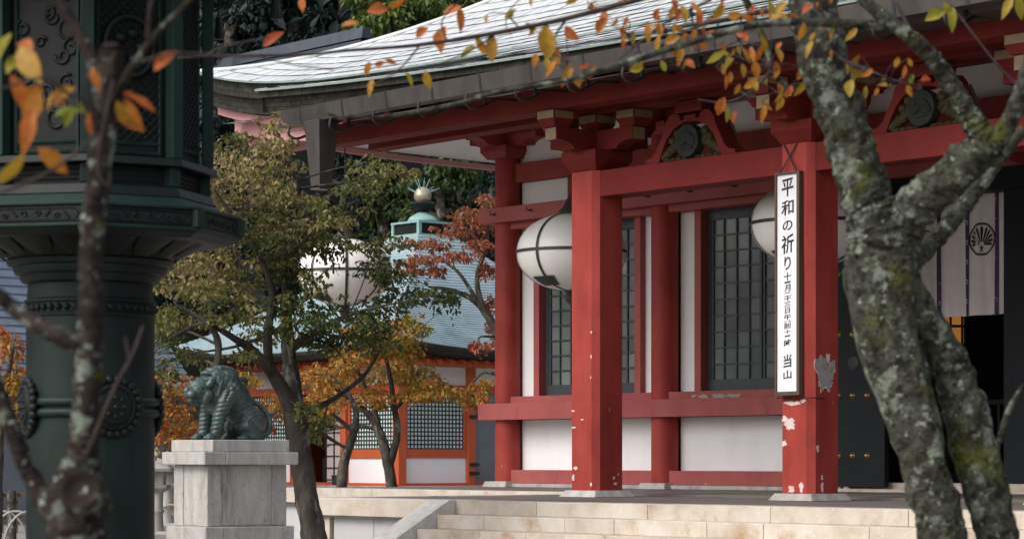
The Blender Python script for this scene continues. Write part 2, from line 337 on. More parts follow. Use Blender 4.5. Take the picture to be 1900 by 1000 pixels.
def tree(name, label, cat, base, limbs, pads, leaf, bark, lsize, dens, tint=(.0, 1.0), group=None, droop=.5, rough=.12, tn=8, tmpl=T_FAR, twigs=6, fringe=0):
    """limbs: lists of (x,y,z,r) local; pads: (centre, radii[, tint_mid]); leaves fill the pads, twigs carry them."""
    t = thing(name, label, cat, base, 0, group)
    mb = MB(); nodes = []
    for lb in limbs:
        q = bez(lb, 6); mb.tube([p[:3] for p in q], [max(p[3], .004) for p in q], tn, rough); nodes += [p for p in q]
    nodes_a = np.array(nodes)
    if fringe:
        ex = []
        for pd in pads:
            c, r = np.array(pd[0]), np.array(pd[1]); tm = pd[2]
            for k in range(fringe):
                d = rng.normal(size=3); d /= np.linalg.norm(d); ex.append((c + d * r * rng.uniform(.95, 1.35), r * rng.uniform(.28, .5), tm + rng.normal(0, .06), 1))
        pads = list(pads) + ex
    C, D, N, S, T = [], [], [], [], []
    for pd in pads:
        c, r = np.array(pd[0]), np.array(pd[1]); tm = pd[2] if len(pd) > 2 else .5
        n = int(dens * (r[0] * r[2] + r[0] * r[1] + r[1] * r[2]) / 3 * 4); n = max(n, 12)
        pts = pad_points(c, r, n); pts[:, 2] -= .15 * ((pts[:, 0] - c[0]) ** 2 + (pts[:, 1] - c[1]) ** 2) / max(r[0], .01)
        C.append(pts)
        dd = (pts - c) + rng.normal(size=(n, 3)) * r * .6; dd[:, 2] -= droop * r[0]; D.append(dd)
        nn = rng.normal(size=(n, 3)) * .55 + np.array([0, 0, 1.0]); N.append(nn)
        S.append(lsize * rng.uniform(.65, 1.25, n))
        loc_t = tm + rng.normal(0, .16, n) + .15 * np.array([noise.noise(Vector(p) * (1.2 / max(lsize * 8, .1))) for p in pts]); T.append(loc_t)
        # a few twigs from the nearest limb into the clump
        k0 = np.argmin(np.linalg.norm(nodes_a[:, :3] - c, axis=1)); p0 = nodes_a[k0]
        if pd[3:]: continue
        rr = min(p0[3] * .45, .012 + .008 * np.linalg.norm(r) + .12 * lsize)
        mid = (p0[:3] + c) / 2 + rng.normal(size=3) * .08 * np.linalg.norm(c - p0[:3]) + np.array([0, 0, -.03])
        q = bez([(*p0[:3], rr), (*mid, rr * .7), (*c, rr * .4)], 4); mb.tube([p[:3] for p in q], [max(p[3], .003) for p in q], 5)
        for j in range(twigs):
            e = pts[rng.integers(n)]; m2 = (c + e) / 2 + rng.normal(size=3) * .1 * np.linalg.norm(e - c)
            q = bez([(*c, rr * .4), (*m2, rr * .28), (*e, rr * .15)], 3); mb.tube([p[:3] for p in q], [max(p[3], .002) for p in q], 4)
    mb.build('trunk', bark, t, smooth='all')
    C = np.concatenate(C); D = np.concatenate(D); N = np.concatenate(N); S = np.concatenate(S); T = np.concatenate(T)
    link('crown', leaf_mesh('crown', C, D, N, S, tint[0] + (tint[1] - tint[0]) * T, leaf, tmpl), t)
    return t

# ------------------------------------------------------------------ setting: ground, far hill and its unseen ring, added to block low sky
mb = MB(); n = 40
gv = []; 
for j in range(n + 1):
    for i in range(n + 1):
        x = -400 + 800 * i / n; y = -60 + 900 * j / n; gv.append((x, y, 0))
mb.add(gv, [(j * (n + 1) + i, j * (n + 1) + i + 1, (j + 1) * (n + 1) + i + 1, (j + 1) * (n + 1) + i) for j in range(n) for i in range(n)])
tag(mb.build('ground', M['ground']), kind='structure')
M['forest_floor'] = pm('forest_floor', [(.010, .016, .009), (.022, .032, .016)], .8, .9, .5, 4)
mb = MB(); hv = []; NX, NY = 96, 26
for j in range(NY + 1):
    for i in range(NX):
        th = 2 * PI * i / NX; rr = 68 + 190 * (j / NY) ** 1.3; x = rr * math.sin(th); y = 20 + rr * math.cos(th); s = rr - 68
        z = -.2 + (38 + 24 * math.cos(th) + 20 * math.sin(th)) * (1 - math.exp(-s / 55)) + 3.0 * noise.noise(Vector((x * .05, y * .05, 0))) * min(1, s / 10)  # unseen slopes shaped for the light: low behind the camera, raised at the right
        hv.append((x, y, z))
mb.add(hv, [(j * NX + i, (j + 1) * NX + i, (j + 1) * NX + (i + 1) % NX, j * NX + (i + 1) % NX) for j in range(NY) for i in range(NX)])
tag(mb.build('hillside', M['forest_floor'], smooth='all'), kind='structure')

# ------------------------------------------------------------------ terrace and stairs (stone), in hall axes
ROT = -ANG
HLOC = (ORG[0], ORG[1], FZ)
ter = thing('stone_terrace', 'low granite terrace with smooth grey paving under the red hall and porch', 'terrace', HLOC, ROT)
BF = -3.3                                             # front edge of the porch floor
MB().box(-1.95, 14, BF + .02, 1.06, -.24, -.004).build('porch_paving', M['floor'], ter)
MB().box(-8.88, 14, 1.07, 16, -.24, .026).build('hall_paving', M['floor'], ter)
# edging stones of the porch slab (left of the stairs) and the hall podium
def stones(name, mat, par, a0, a1, lens, b0, b1, z0, z1, gap=.006, bev=.008):
    a = a0; k = 0
    while a < a1 - .05:
        l = lens[k % len(lens)]; e = min(a + l, a1)
        if a1 - e < .3: e = a1
        dz = random.uniform(-.002, .002)
        MB().box(a + gap / 2, e - gap / 2, b0 + random.uniform(0, .004), b1, z0, z1 + dz).build(name, mat, par, bevel=bev); a = e; k += 1
stones('edge_stone', M['granite_warm'], ter, -1.97, .75, [2.72], BF, BF + .42, -.22, .004)
stones('edge_stone', M['granite_warm'], ter, -8.9, -1.6, [2.6, 2.35, 2.5], 1.04, 1.5, -.20, .034)
for k in range(3):
    MB().box(-1.97, -1.56, BF + .43 + k * 1.3, min(BF + .42 + (k + 1) * 1.3, 1.03), -.22, .003).build('edge_stone', M['granite'], ter, bevel=.008)
# recessed wall under the porch edge: a corner stone and plain slabs
MB().box(-1.90, -1.50, BF + .08, BF + .5, -1.05, -.222).build('corner_stone', M['granite_warm'], ter, bevel=.006)
MB().box(-1.46, -.62, BF + .12, BF + .5, -1.05, -.222).build('wall_slab', M['concrete'], ter, bevel=.006)
MB().box(-.61, .74, BF + .12, BF + .5, -1.05, -.222).build('wall_slab', M['concrete'], ter, bevel=.006)
MB().box(-1.9, -1.7, BF + .51, 1.2, -1.05, -.222).build('wall_slab', M['concrete'], ter)
MB().box(-8.8, -1.6, 1.14, 1.5, -1.05, -.205).build('wall_slab', M['concrete'], ter)
MB().box(-8.8, -8.4, 1.51, 16, -1.05, -.245).build('wall_slab', M['concrete'], ter)
st = thing('stone_stairs', 'broad warm granite stairs with a sloping cheek stone leading up to the porch', 'stairs', HLOC, ROT)
RIS, TRD = .163, .297
joints = [[onb(x, 945, BF)[0] for x in (995, 1201, 1429, 1685)], [onb(x, 970, BF - TRD)[0] for x in (897, 1047, 1139, 1311, 1416, 1612)],
          [onb(x, 993, BF - 2 * TRD)[0] for x in (889, 975, 1120, 1290, 1500)]]
for k in range(6):
    js = joints[k] if k < 3 else [2.4 + .6 * (k % 2), 4.3, 5.9 + .3 * k, 8.0]
    aa = [1.165] + list(js) + [12.0]
    while aa[-1] - aa[-2] > 2.6: aa.insert(-1, aa[-2] + 1.7)
    b0 = BF - k * TRD
    for i in range(len(aa) - 1):
        j1, j2 = random.uniform(0, .005), random.uniform(-.002, .002)
        MB().box(aa[i] + .0035, aa[i + 1] - .0035, b0 + j1, b0 + TRD + (.42 - TRD if k == 0 else .02), -(k + 1) * RIS - (.0 if k < 5 else .07) + .0015, -k * RIS + .002 + j2 - (.0 if k else -.002)).build('step_stone', M['granite_warm'], st, bevel=.007)
# cheek stone: flat top at the porch edge then a straight slope
sl_ = RIS / TRD
MB().prism([(BF + .42, .006), (BF - .10, .006), (BF - .10 - 1.03 / sl_, -1.03), (BF + .42, -1.03)], 'x', .755, 1.16).build('cheek_stone', M['granite_pale'], st, bevel=.008)

# ------------------------------------------------------------------ main hall
hall = thing('temple_hall', 'red and white temple hall with pillared porch and pale grey tiled roof', 'temple', HLOC, ROT)
BAY, CB, CR = 3.79, 4.82, .215
RED = M['red']
def pillar(a):
    p = MB(); c = .078; h = .27
    poly = [(a - h + c, -h), (a + h - c, -h), (a + h, -h + c), (a + h, h - c), (a + h - c, h), (a - h + c, h), (a - h, h - c), (a - h, -h + c)]
    o = p.prism(poly, 'z', .086, 4.22).build('pillar', M['red_chip'], hall)
    MB().frustum(a, 0, 0, .084, .355, .355, .30, .30).build('plinth', M['granite'], o, bevel=.006)
    return o
pil = [pillar(a) for a in (0, BAY, 2 * BAY)]
tag(pil[1], 'square red pillar with a large grey patch of peeled paint')
def blob(cx, cz, rx, rz, seed, n=110):
    out = []
    for k in range(n):
        t = 2 * PI * k / n; q = Vector((math.cos(t) * 1.4 + seed, math.sin(t) * 1.4, seed * .7))
        r = 1 + .60 * noise.noise(q) + .38 * noise.noise(q * 2.3) + .18 * noise.noise(q * 5) + .10 * noise.noise(q * 13)
        out.append((cx + rx * r * math.cos(t), cz + rz * r * math.sin(t)))
    return out
M['bare'] = pm('bare_peeled_patch', [(.20, .19, .19), (.30, .285, .28), (.36, .34, .33)], 14, .8, .2)
M['chip'] = pm('pale_primer_chip', [(.55, .42, .39), (.68, .58, .55)], 14, .8, .2)
def patch(par, u, v, wpx, hpx, face, mat, seed):
    # face 'f' front (b = -.27), 'r' right side (a = pillar + .27)
    s = .0063
    if face == 'f':
        a, z = onb(u, v, -.27); MB().prism(blob(a, z, wpx * s / .72, hpx * s, seed), 'y', -.2725, -.2690).build('paint_chip', mat, par)
    else:
        a0 = BAY + .27; b, z = ona(u, v, a0); MB().prism(blob(b, z, wpx * s / .69, hpx * s, seed), 'x', a0 - .001, a0 + (.0025 if face == 'r' else .0045)).build('paint_chip', mat, par)
patch(pil[1], 1532, 694, 16, 31, 'r', M['chip'], 3.1)
patch(pil[1], 1532, 692, 15.4, 29.6, 'r2', M['bare'], 3.1)
for i, (u, v, a, b, fc) in enumerate([(1467, 787, 10, 9, 'f'), (1456, 777, 5, 5, 'f'), (1472, 748, 12, 4, 'f'), (1455, 823, 4, 5, 'f'), (1468, 907, 5, 6, 'f'), (1487, 904, 4, 9, 'f'),
                                       (1536, 664, 4, 8, 'r'), (1525, 886, 2, 4, 'r'), (1525, 903, 3, 9, 'r'), (1517, 832, 3, 6, 'r'), (1490, 743, 5, 3, 'f')]):
    patch(pil[1], u, v, a, b, fc, M['chip'], 1.7 * i)
for i, (u, v, w_, h_) in enumerate([(1064, 886, 2.5, 5), (1068, 868, 3, 3), (1064, 793, 4, 1.6), (1063, 762, 3, 1.5), (1097, 616, 1.6, 2.2), (1097, 662, 1.2, 3), (1096, 700, 1.2, 2), (1099, 898, 2, 3), (1080, 778, 3, 1.2)]):
    a, z = onb(u, v, -.27); a = min(a, .185); MB().prism(blob(a, z, w_ * .0069 / .67, h_ * .0069, 2.3 * i), 'y', -.2722, -.2690).build('paint_chip', M['chip'], pil[0])
for i, (u, v, w_, h_) in enumerate([(1142, 897, 3.5, 2.2), (1139, 886, 2, 2.5), (1147, 880, 1, 2)]):
    b, z = ona(u, v, .27); MB().prism(blob(b, z, w_ * .0069 / .74, h_ * .0069, 4.1 * i), 'x', .269, .2722).build('paint_chip', M['chip'], pil[0])
# porch beam between pillars
for k in range(2):
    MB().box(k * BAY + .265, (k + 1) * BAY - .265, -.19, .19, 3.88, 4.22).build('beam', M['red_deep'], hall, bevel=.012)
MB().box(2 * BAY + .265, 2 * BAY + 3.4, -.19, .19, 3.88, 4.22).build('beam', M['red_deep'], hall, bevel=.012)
# bracket sets on the pillars
def arm_poly(L, z0, z1):                              # side outline of a bracket arm with curved lower ends
    pts = [(-L, z1), (-L, z0 + .10)]
    for k in range(1, 7):
        t = PI / 2 * k / 6; pts.append((-L + .30 * math.sin(t), z0 + .10 - .10 * (1 - math.cos(t)) ))
    pts += [(-x, z) for x, z in reversed(pts)]
    return pts
def bracket(a, b, z, par, L=.80, ends=True):
    mbk = MB(); h = .30
    mbk.frustum(a, b, z + .002, z + .15, h * .78, h * .78, h + .03, h + .03)
    mbk.box(a - h - .03, a + h + .03, b - h - .03, b + h + .03, z + .15, z + .27)
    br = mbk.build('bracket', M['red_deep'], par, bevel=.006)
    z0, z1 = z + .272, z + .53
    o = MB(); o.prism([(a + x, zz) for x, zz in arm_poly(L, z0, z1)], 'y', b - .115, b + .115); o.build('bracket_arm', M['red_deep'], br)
    o = MB(); o.prism([(b + x, zz) for x, zz in arm_poly(L, z0 + .001, z1 + .001)], 'x', a - .113, a + .113); o.build('bracket_arm', M['red_deep'], br)
    for (da, db) in ((-.72, 0), (.72, 0), (0, -.72), (0, .72), (0, 0)):
        MB().frustum(a + da, b + db, z1 + .003, z1 + .10, .12, .12, .17, .17).build('bearing_block', M['red_deep'], br)
        MB().box(a + da - .17, a + da + .17, b + db - .17, b + db + .17, z1 + .101, z1 + .215).build('bearing_block', M['red_deep'], br)
    if ends:                                          # ochre painted end grain
        ye = M['yellow']
        MB().box(a - .100, a + .100, b - L - .004, b - L + .002, z0 + .10, z1 - .006).build('painted_end', ye, br)
        MB().box(a + L - .002, a + L + .004, b - .100, b + .100, z0 + .10, z1 - .006).build('painted_end', ye, br)
        for (da, db) in ((.72, 0), (0, 0), (0, -.72), (-.72, 0)):
            MB().box(a + da - .155, a + da + .155, b + db - .174, b + db - .169, z1 + .108, z1 + .205).build('painted_end', ye, br)
            MB().box(a + da + .169, a + da + .174, b + db - .155, b + db + .155, z1 + .108, z1 + .205).build('painted_end', ye, br)
    return br
for k in range(3): bracket(k * BAY, 0, 4.22, hall)
# longer nose timbers tying the pillars back to the hall wall
for k in range(3):
    a = k * BAY; top = []; bot = []
    for i in range(17):
        t = i / 16; b = .27 + t * (CB - CR - .30); arch = .30 * math.sin(PI * t) + .35 * t
        top.append((b, 4.20 + arch)); bot.append((b, 3.92 + arch))
    MB().prism(top + bot[::-1], 'x', a - .12, a + .12).build('tie_beam', M['red_deep'], hall)
# frog-leg struts with carved fan crest
def strut(ac):
    half = [(.10, 4.78), (.11, 4.72), (.17, 4.73), (.19, 4.79), (.26, 4.82), (.36, 4.80), (.43, 4.72), (.46, 4.62), (.53, 4.50), (.61, 4.36), (.68, 4.30), (.80, 4.275), (.80, 4.225)]
    inn = [(.56, 4.225), (.50, 4.36), (.42, 4.50), (.30, 4.62), (.14, 4.685), (0, 4.70)]
    outer = [(-x, z) for x, z in reversed(half)] + [(x, z) for x, z in half]
    poly = outer + inn + [(-x, z) for x, z in reversed(inn[:-1])]
    o = MB().prism([(ac + x, z) for x, z in poly], 'y', -.13, .13).build('carved_strut', M['red_deep'], hall)
    # gilt side face of the right leg and inner carvings
    q = MB()
    for sgn in (-1, 1):
        for i in range(9):
            t = i / 8; q.sphere((ac + sgn * (.50 - .30 * t), -.06, 4.29 + .22 * t * (1 if i % 2 else .72)), .075, 8, 6, (1.1, .9, .8))
        q.sphere((ac + sgn * .24, -.08, 4.56), .07, 8, 6); q.sphere((ac + sgn * .33, -.09, 4.48), .06, 8, 6)
    for i in range(9): q.sphere((ac - .44 + .11 * i, -.08, 4.245), .055, 8, 6, (1.2, .9, .6))
    q.build('carving', M['gold_carving'], o, smooth='all')
    q = MB(); q.prism([(ac + .57, 4.24), (ac + .71, 4.24), (ac + .47, 4.70), (ac + .40, 4.66)], 'y', .131, .135); q.build('gilt_edge', M['gold_carving'], o)
    q = MB(); ring = [(ac + .205 * math.cos(t), 4.45 + .205 * math.sin(t)) for t in np.linspace(0, 2 * PI, 33)[:-1]]
    q.prism(ring, 'y', -.19, -.05); dsk = q.build('crest', M['crest_stone'], o, bevel=.01)
    q = MB()
    for i in range(9):
        t = R(15 + 150 * i / 8); c, s_ = math.cos(t), math.sin(t)
        pet = [(0 + .03 * c, .03 * s_), (.10 * c - .022 * s_, .10 * s_ + .022 * c), (.15 * c - .026 * s_, .15 * s_ + .026 * c), (.175 * c, .175 * s_), (.15 * c + .026 * s_, .15 * s_ - .026 * c), (.10 * c + .022 * s_, .10 * s_ - .022 * c)]
        q.prism([(ac + x, 4.385 + z) for x, z in pet], 'y', -.205, -.185)
    q.box(ac - .10, ac + .10, -.204, -.186, 4.345, 4.37)
    q.build('crest_fan', M['crest_stone'], dsk)
    # bearing block on top
    MB().box(ac - .24, ac + .24, -.16, .16, 4.81, 4.955).build('bearing_block', M['red_deep'], o, bevel=.006)
for k in range(2): strut((k + .5) * BAY - .03)
# purlin over the brackets, and inner purlins
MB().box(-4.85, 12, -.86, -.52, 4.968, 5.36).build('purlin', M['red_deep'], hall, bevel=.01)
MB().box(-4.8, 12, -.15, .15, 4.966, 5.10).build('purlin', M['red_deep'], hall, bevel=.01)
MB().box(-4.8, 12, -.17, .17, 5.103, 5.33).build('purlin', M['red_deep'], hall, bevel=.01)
# --- wall
COLS = [-2 * BAY, -BAY, 0, BAY, 2 * BAY]
for a in COLS:
    o = MB().lathe([(CR, .122), (CR, 5.46)], 32, (a, CB, 0)).build('column', M['red_chip'], hall, smooth=True)
    MB().frustum(a, CB, .028, .12, .31, .31, .275, .275).build('plinth', M['granite'], o, bevel=.006)
MB().box(-2 * BAY - .44, .2, 4.53, 4.70, 1.135, 1.405).build('rail', M['red_faded'], hall, bevel=.006)
MB().box(-2 * BAY - .42, 9, 4.53, 4.70, 4.395, 4.64).build('rail', M['red_faded'], hall, bevel=.006)
M['hook'] = M['iron']
for u in (918, 986, 1204, 1283, 1366, 1625, 1745):     # lamp hooks on the upper rail
    a, z = onb(u, 0, 4.53); z = 4.535
    q = MB(); q.tube([(a, 4.53, z), (a, 4.46, z - .01), (a, 4.43, z - .005), (a, 4.425, z + .05)], .011, 6); q.sphere((a, 4.525, z), .022, 8, 6); q.build('hook', M['iron'], hall)
for k in range(2):
    a0, a1 = COLS[k] + CR - .02, COLS[k + 1] - CR + .02; ac = (a0 + a1) / 2; I = 1.15
    MB().box(a0, a1, 4.66, 5.16, .030, .088).build('stone_sill', M['granite'], hall)
    MB().box(a0, a1, 4.72, 5.10, .09, .31).build('base_beam', M['red_faded'], hall, bevel=.006)
    MB().box(a0, a1, 4.97, 5.05, .311, 1.134).build('wall_panel', M['plaster'], hall)
    MB().box(a0, a1, 4.71, 5.16, 1.406, 1.52).build('window_sill', M['red_faded'], hall, bevel=.006)
    MB().box(a0, a1, 4.71, 5.16, 4.285, 4.394).build('window_head', M['red_faded'], hall, bevel=.006)
    for s in (-1, 1):
        x0, x1 = sorted((ac + s * I, ac + s * (I + .14)))
        MB().box(x0, x1, 4.86, 5.12, 1.522, 4.283).build('window_post', M['red_faded'], hall, bevel=.006)
        x0, x1 = sorted((ac + s * (I + .142), (a1 if s > 0 else a0)))
        MB().box(x0, x1, 4.97, 5.05, 1.522, 4.283).build('wall_panel', M['plaster_clean'], hall)
    # window: outer frame, two sashes of bars and panes
    wf = MB(); W0, W1 = ac - I + .004, ac + I - .004; Z0, Z1 = 1.524, 4.281
    wf.box(W0, W1, 5.00, 5.09, Z0, Z0 + .16); wf.box(W0, W1, 5.00, 5.09, Z1 - .14, Z1)
    wf.box(W0, W0 + .075, 5.00, 5.09, Z0 + .16, Z1 - .14); wf.box(W1 - .075, W1, 5.00, 5.09, Z0 + .16, Z1 - .14)
    win = wf.build('window', M['window_wood'], hall)
    pw, ph, rows, cpn = .2465, .2455, 10, 4
    pane = MB().box(-pw / 2, pw / 2, -.004, .004, -ph / 2, ph / 2).mesh('pane', M['pane'])
    for s in range(2):
        sx0 = W0 + .075 + s * (W1 - W0 - .15) / 2; sw = (W1 - W0 - .15) / 2; yb = 5.025 + .018 * s
        for i in range(cpn + 1):
            wd = .024 if 0 < i < cpn else .05
            xc = sx0 + .0 + sw * i / cpn; xc = min(max(xc, sx0 + wd / 2), sx0 + sw - wd / 2)
            MB().box(xc - wd / 2, xc + wd / 2, yb - .016, yb + .012, Z0 + .161, Z1 - .141).build('sash_bar', M['window_wood'], win)
        for j in range(rows + 1):
            zc = Z0 + .165 + (Z1 - Z0 - .31) * j / rows
            MB().box(sx0, sx0 + sw, yb - .012, yb + .010, zc - .012, zc + .012).build('sash_bar', M['window_wood'], win)
        for i in range(cpn):
            for j in range(rows):
                link('pane', pane, win, (sx0 + sw * (i + .5) / cpn, yb + .016, Z0 + .165 + (Z1 - Z0 - .31) * (j + .5) / rows), (0, 0, random.uniform(-.01, .01)))
    MB().box(W0, W1, 5.091, 5.10, Z0, Z1).build('curtain_backing', M['dark_wood'], win)
# the sill of the second bay has lost its paint
for i, (u, v, a_, b_) in enumerate([(1287, 735, 5, 3), (1306, 736, 8, 4), (1332, 735, 13, 5), (1362, 734, 14, 4)]):
    a, z = onb(u, v, 4.71); MB().prism(blob(a, z, a_ * .0105, b_ * .0075, 5 + i), 'y', 4.707, 4.711).build('paint_chip', M['bare'], hall)
# upper wall above the rail
MB().box(-2 * BAY + CR, -6.17, 4.95, 5.05, 4.642, 5.06).build('wall_panel', M['plaster'], hall)
MB().box(-6.168, -BAY - CR, 4.90, 5.05, 4.642, 5.06).build('wall_panel', RED, hall)
MB().box(-BAY + CR, 2 * BAY, 4.95, 5.05, 4.642, 5.06).build('wall_panel', M['plaster'], hall)
MB().box(-2 * BAY + .1, 9, 4.80, 5.10, 5.062, 5.37).build('head_beam', RED, hall, bevel=.006)
MB().box(-2 * BAY, 9, 4.95, 5.05, 5.372, 5.86).build('wall_panel', M['plaster'], hall)
for a in COLS:
    bk = MB(); bk.frustum(a, CB, 5.462, 5.58, .25, .25, .33, .33); bk.box(a - .33, a + .33, CB - .33, CB + .33, 5.58, 5.66)
    bo = bk.build('bracket', RED, hall, bevel=.006)
    MB().prism([(a + x, zz) for x, zz in arm_poly(.85, 5.662, 5.86)], 'y', CB - .13, CB + .13).build('bracket_arm', RED, bo)
    MB().prism([(CB + x, zz) for x, zz in arm_poly(.85, 5.663, 5.859)], 'x', a - .13, a + .13).build('bracket_arm', RED, bo)
MB().box(-2 * BAY - .9, 12, CB - .17, CB + .17, 5.862, 6.12).build('purlin', M['red_deep'], hall)
MB().box(-2 * BAY - .17, -2 * BAY + .17, CB + .18, 15, 5.862, 6.12).build('purlin', M['red_deep'], hall)
# left side wall (faces away) and interior shell, so the doorway is dark
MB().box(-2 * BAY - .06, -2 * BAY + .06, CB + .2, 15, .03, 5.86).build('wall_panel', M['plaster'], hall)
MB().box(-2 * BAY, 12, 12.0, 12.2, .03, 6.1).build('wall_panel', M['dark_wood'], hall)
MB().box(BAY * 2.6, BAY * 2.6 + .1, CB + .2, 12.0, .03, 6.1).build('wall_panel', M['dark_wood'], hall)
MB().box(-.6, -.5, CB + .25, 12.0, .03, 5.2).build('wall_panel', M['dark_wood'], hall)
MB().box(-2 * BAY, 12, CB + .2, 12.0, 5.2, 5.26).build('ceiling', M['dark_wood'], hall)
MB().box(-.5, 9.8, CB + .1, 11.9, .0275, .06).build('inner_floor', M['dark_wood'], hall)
# doorway: black lintel, jambs, threshold stone
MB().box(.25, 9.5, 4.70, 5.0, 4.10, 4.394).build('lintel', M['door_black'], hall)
for u in (1884,):
    a, _ = onb(u, 600, 4.9); MB().box(a - .09, a + .10, 4.76, 5.02, .03, 4.10).build('door_jamb', M['door_black'], hall, bevel=.01)
    MB().box(a + .16, a + 1.2, 4.66, 4.86, .10, 4.10).build('door_leaf', M['door_black'], hall, bevel=.01)
MB().box(.35, 9.5, 4.55, 5.05, .03, .16).build('threshold', M['granite_warm'], hall, bevel=.01)
MB().box(.1, 9.5, 4.30, 4.55, .028, .075).build('threshold', M['granite_warm'], hall, bevel=.008)
# open door leaf folded back before the wall, with brass studs
a0, _ = onb(1538, 800, 4.36); a1, _ = onb(1641, 800, 4.36)
dl = MB().box(a0, a1, 4.36, 4.45, .10, 4.25).build('door_leaf', M['door_black'], hall, bevel=.006)
stud = MB().lathe([(.058, 0), (.055, .012), (.043, .022), (.040, .026), (.030, .045), (.012, .056), (.002, .058)], 14).mesh('brass_stud', M['brass'], True)
for v in (845, 733, 620.5, 508, 396):
    for u in (1555.5, 1582, 1609):
        a, z = onb(u, v, 4.36); link('brass_stud', stud, dl, (a, 4.361, z), (R(90), 0, 0), (.82, .82, .82))
a, z = onb(1584, 674, 4.36); MB().lathe([(.10, 0), (.10, .012), (.07, .018), (.02, .02)], 20).build('door_boss', M['iron'], dl, loc=(a, 4.361, z), rot=(R(90), 0, 0))
for u in (1557, 1572):
    a, _ = onb(u, 905, 4.4); MB().lathe([(.04, .03), (.06, .06), (.05, .10)], 12, (a, 4.40, 0)).build('door_shoe', M['granite'], dl)

# ------------------------------------------------------------------ roofs of the main hall
def sm(t): t = min(max(t, 0), 1); return t * t * (3 - 2 * t)
AL, BE, AR = -10.95, .95, 12.0                         # left eave, front eave of the main roof
def z_main(a, b):
    s = b - BE
    return 6.30 + .36 * s + .035 * s * s + .62 * math.exp(-(a - AL) / 2.1) * (1 - .6 * sm(s / 6))
KA, KB = -5.62, -1.52                                  # left end and eave of the porch roof
def z_por(a, b):
    s = b - KB
    z = 5.43 + .27 * s + .022 * s * s + .37 * math.exp(-(a - KA) / 5.0) * (1 - .75 * sm(s / 2.5))
    return z - .26 * (1 - sm((a - KA) / 2.8)) * sm(s / 2.4)
def tile_field(zf, a_rng, b0, rows, dp, wd, amin, lift=.017, thick=.013):
    q = MB()
    for j in range(rows):
        b = b0 + j * dp; off = (j % 2) * wd / 2; a = a_rng[0] - off
        while a < a_rng[1]:
            x0, x1 = a + .008, a + wd - .008; lo = amin(b + dp * .5)
            if x1 > lo + .05:
                x0 = max(x0, lo); jt = random.uniform(-.003, .003); jl = lift + random.uniform(-.004, .006)
                zz = [zf(x0, b) + jl + jt, zf(x1, b) + jl - jt, zf(x1, b + dp + .03) + .003, zf(x0, b + dp + .03) + .003]
                vs = [(x0, b, zz[0]), (x1, b, zz[1]), (x1, b + dp + .03, zz[2]), (x0, b + dp + .03, zz[3]), (x0, b, zz[0] - thick), (x1, b, zz[1] - thick)]
                q.add(vs, [(0, 1, 2, 3)] + ([(4, 5, 1, 0)] if j == 0 else []))
            a += wd
    return q
def deck(zf, a_list, b_list, amin, dz=0.0):
    q = MB(); na = len(a_list)
    vs = []
    for b in b_list:
        for a in a_list:
            aa = max(a, amin(b)); vs.append((aa, b, zf(aa, b) + dz))
    q.add(vs, [(j * na + i, j * na + i + 1, (j + 1) * na + i + 1, (j + 1) * na + i) for j in range(len(b_list) - 1) for i in range(na - 1)])
    return q
hipmin = lambda b: AL + max(0, b - BE)
rf = deck(z_main, list(np.linspace(AL, AR, 60)), list(np.linspace(BE, 9.5, 20)), hipmin, -.02).build('roof', M['roof_deck'], hall, smooth='all')
tl = tile_field(z_main, (AL, AR), BE - .03, 25, .335, .30, hipmin).build('roof_tiles', M['roof'], rf); tag(tl, kind='stuff')
# left slope and far slope close the roof volume
q = MB(); bl = list(np.linspace(BE, 9.5, 18)); vs = []
for t in np.linspace(0, 8.5, 12):
    for b in np.linspace(BE + t, 18 - t * .5, 14): vs.append((AL + t, b, z_main(AL + t, BE + t) - .03 if b < BE + t + .01 else 6.30 + .36 * t + .035 * t * t + .62 * math.exp(-(b - BE - t) / 2.1 - t / 2.1) - .03))
q.add(vs, [(j * 14 + i, (j + 1) * 14 + i, (j + 1) * 14 + i + 1, j * 14 + i + 1) for j in range(11) for i in range(13)])
q.build('roof_side', M['roof'], rf, smooth='all')
# hip ridge band
hp = [(AL + t, BE + t, z_main(AL + t, BE + t) + .02) for t in np.linspace(0, 8, 24)]
MB().tube(hp, .045, 6).build('hip_ridge', M['roof'], rf, smooth='all')
pr = deck(z_por, list(np.linspace(KA, AR, 50)), list(np.linspace(KB, 2.2, 14)), lambda b: KA, -.02).build('porch_roof', M['roof_deck'], hall, smooth='all')
tl = tile_field(z_por, (KA, AR), KB - .03, 10, .335, .30, lambda b: KA).build('roof_tiles', M['roof'], pr); tag(tl, kind='stuff')
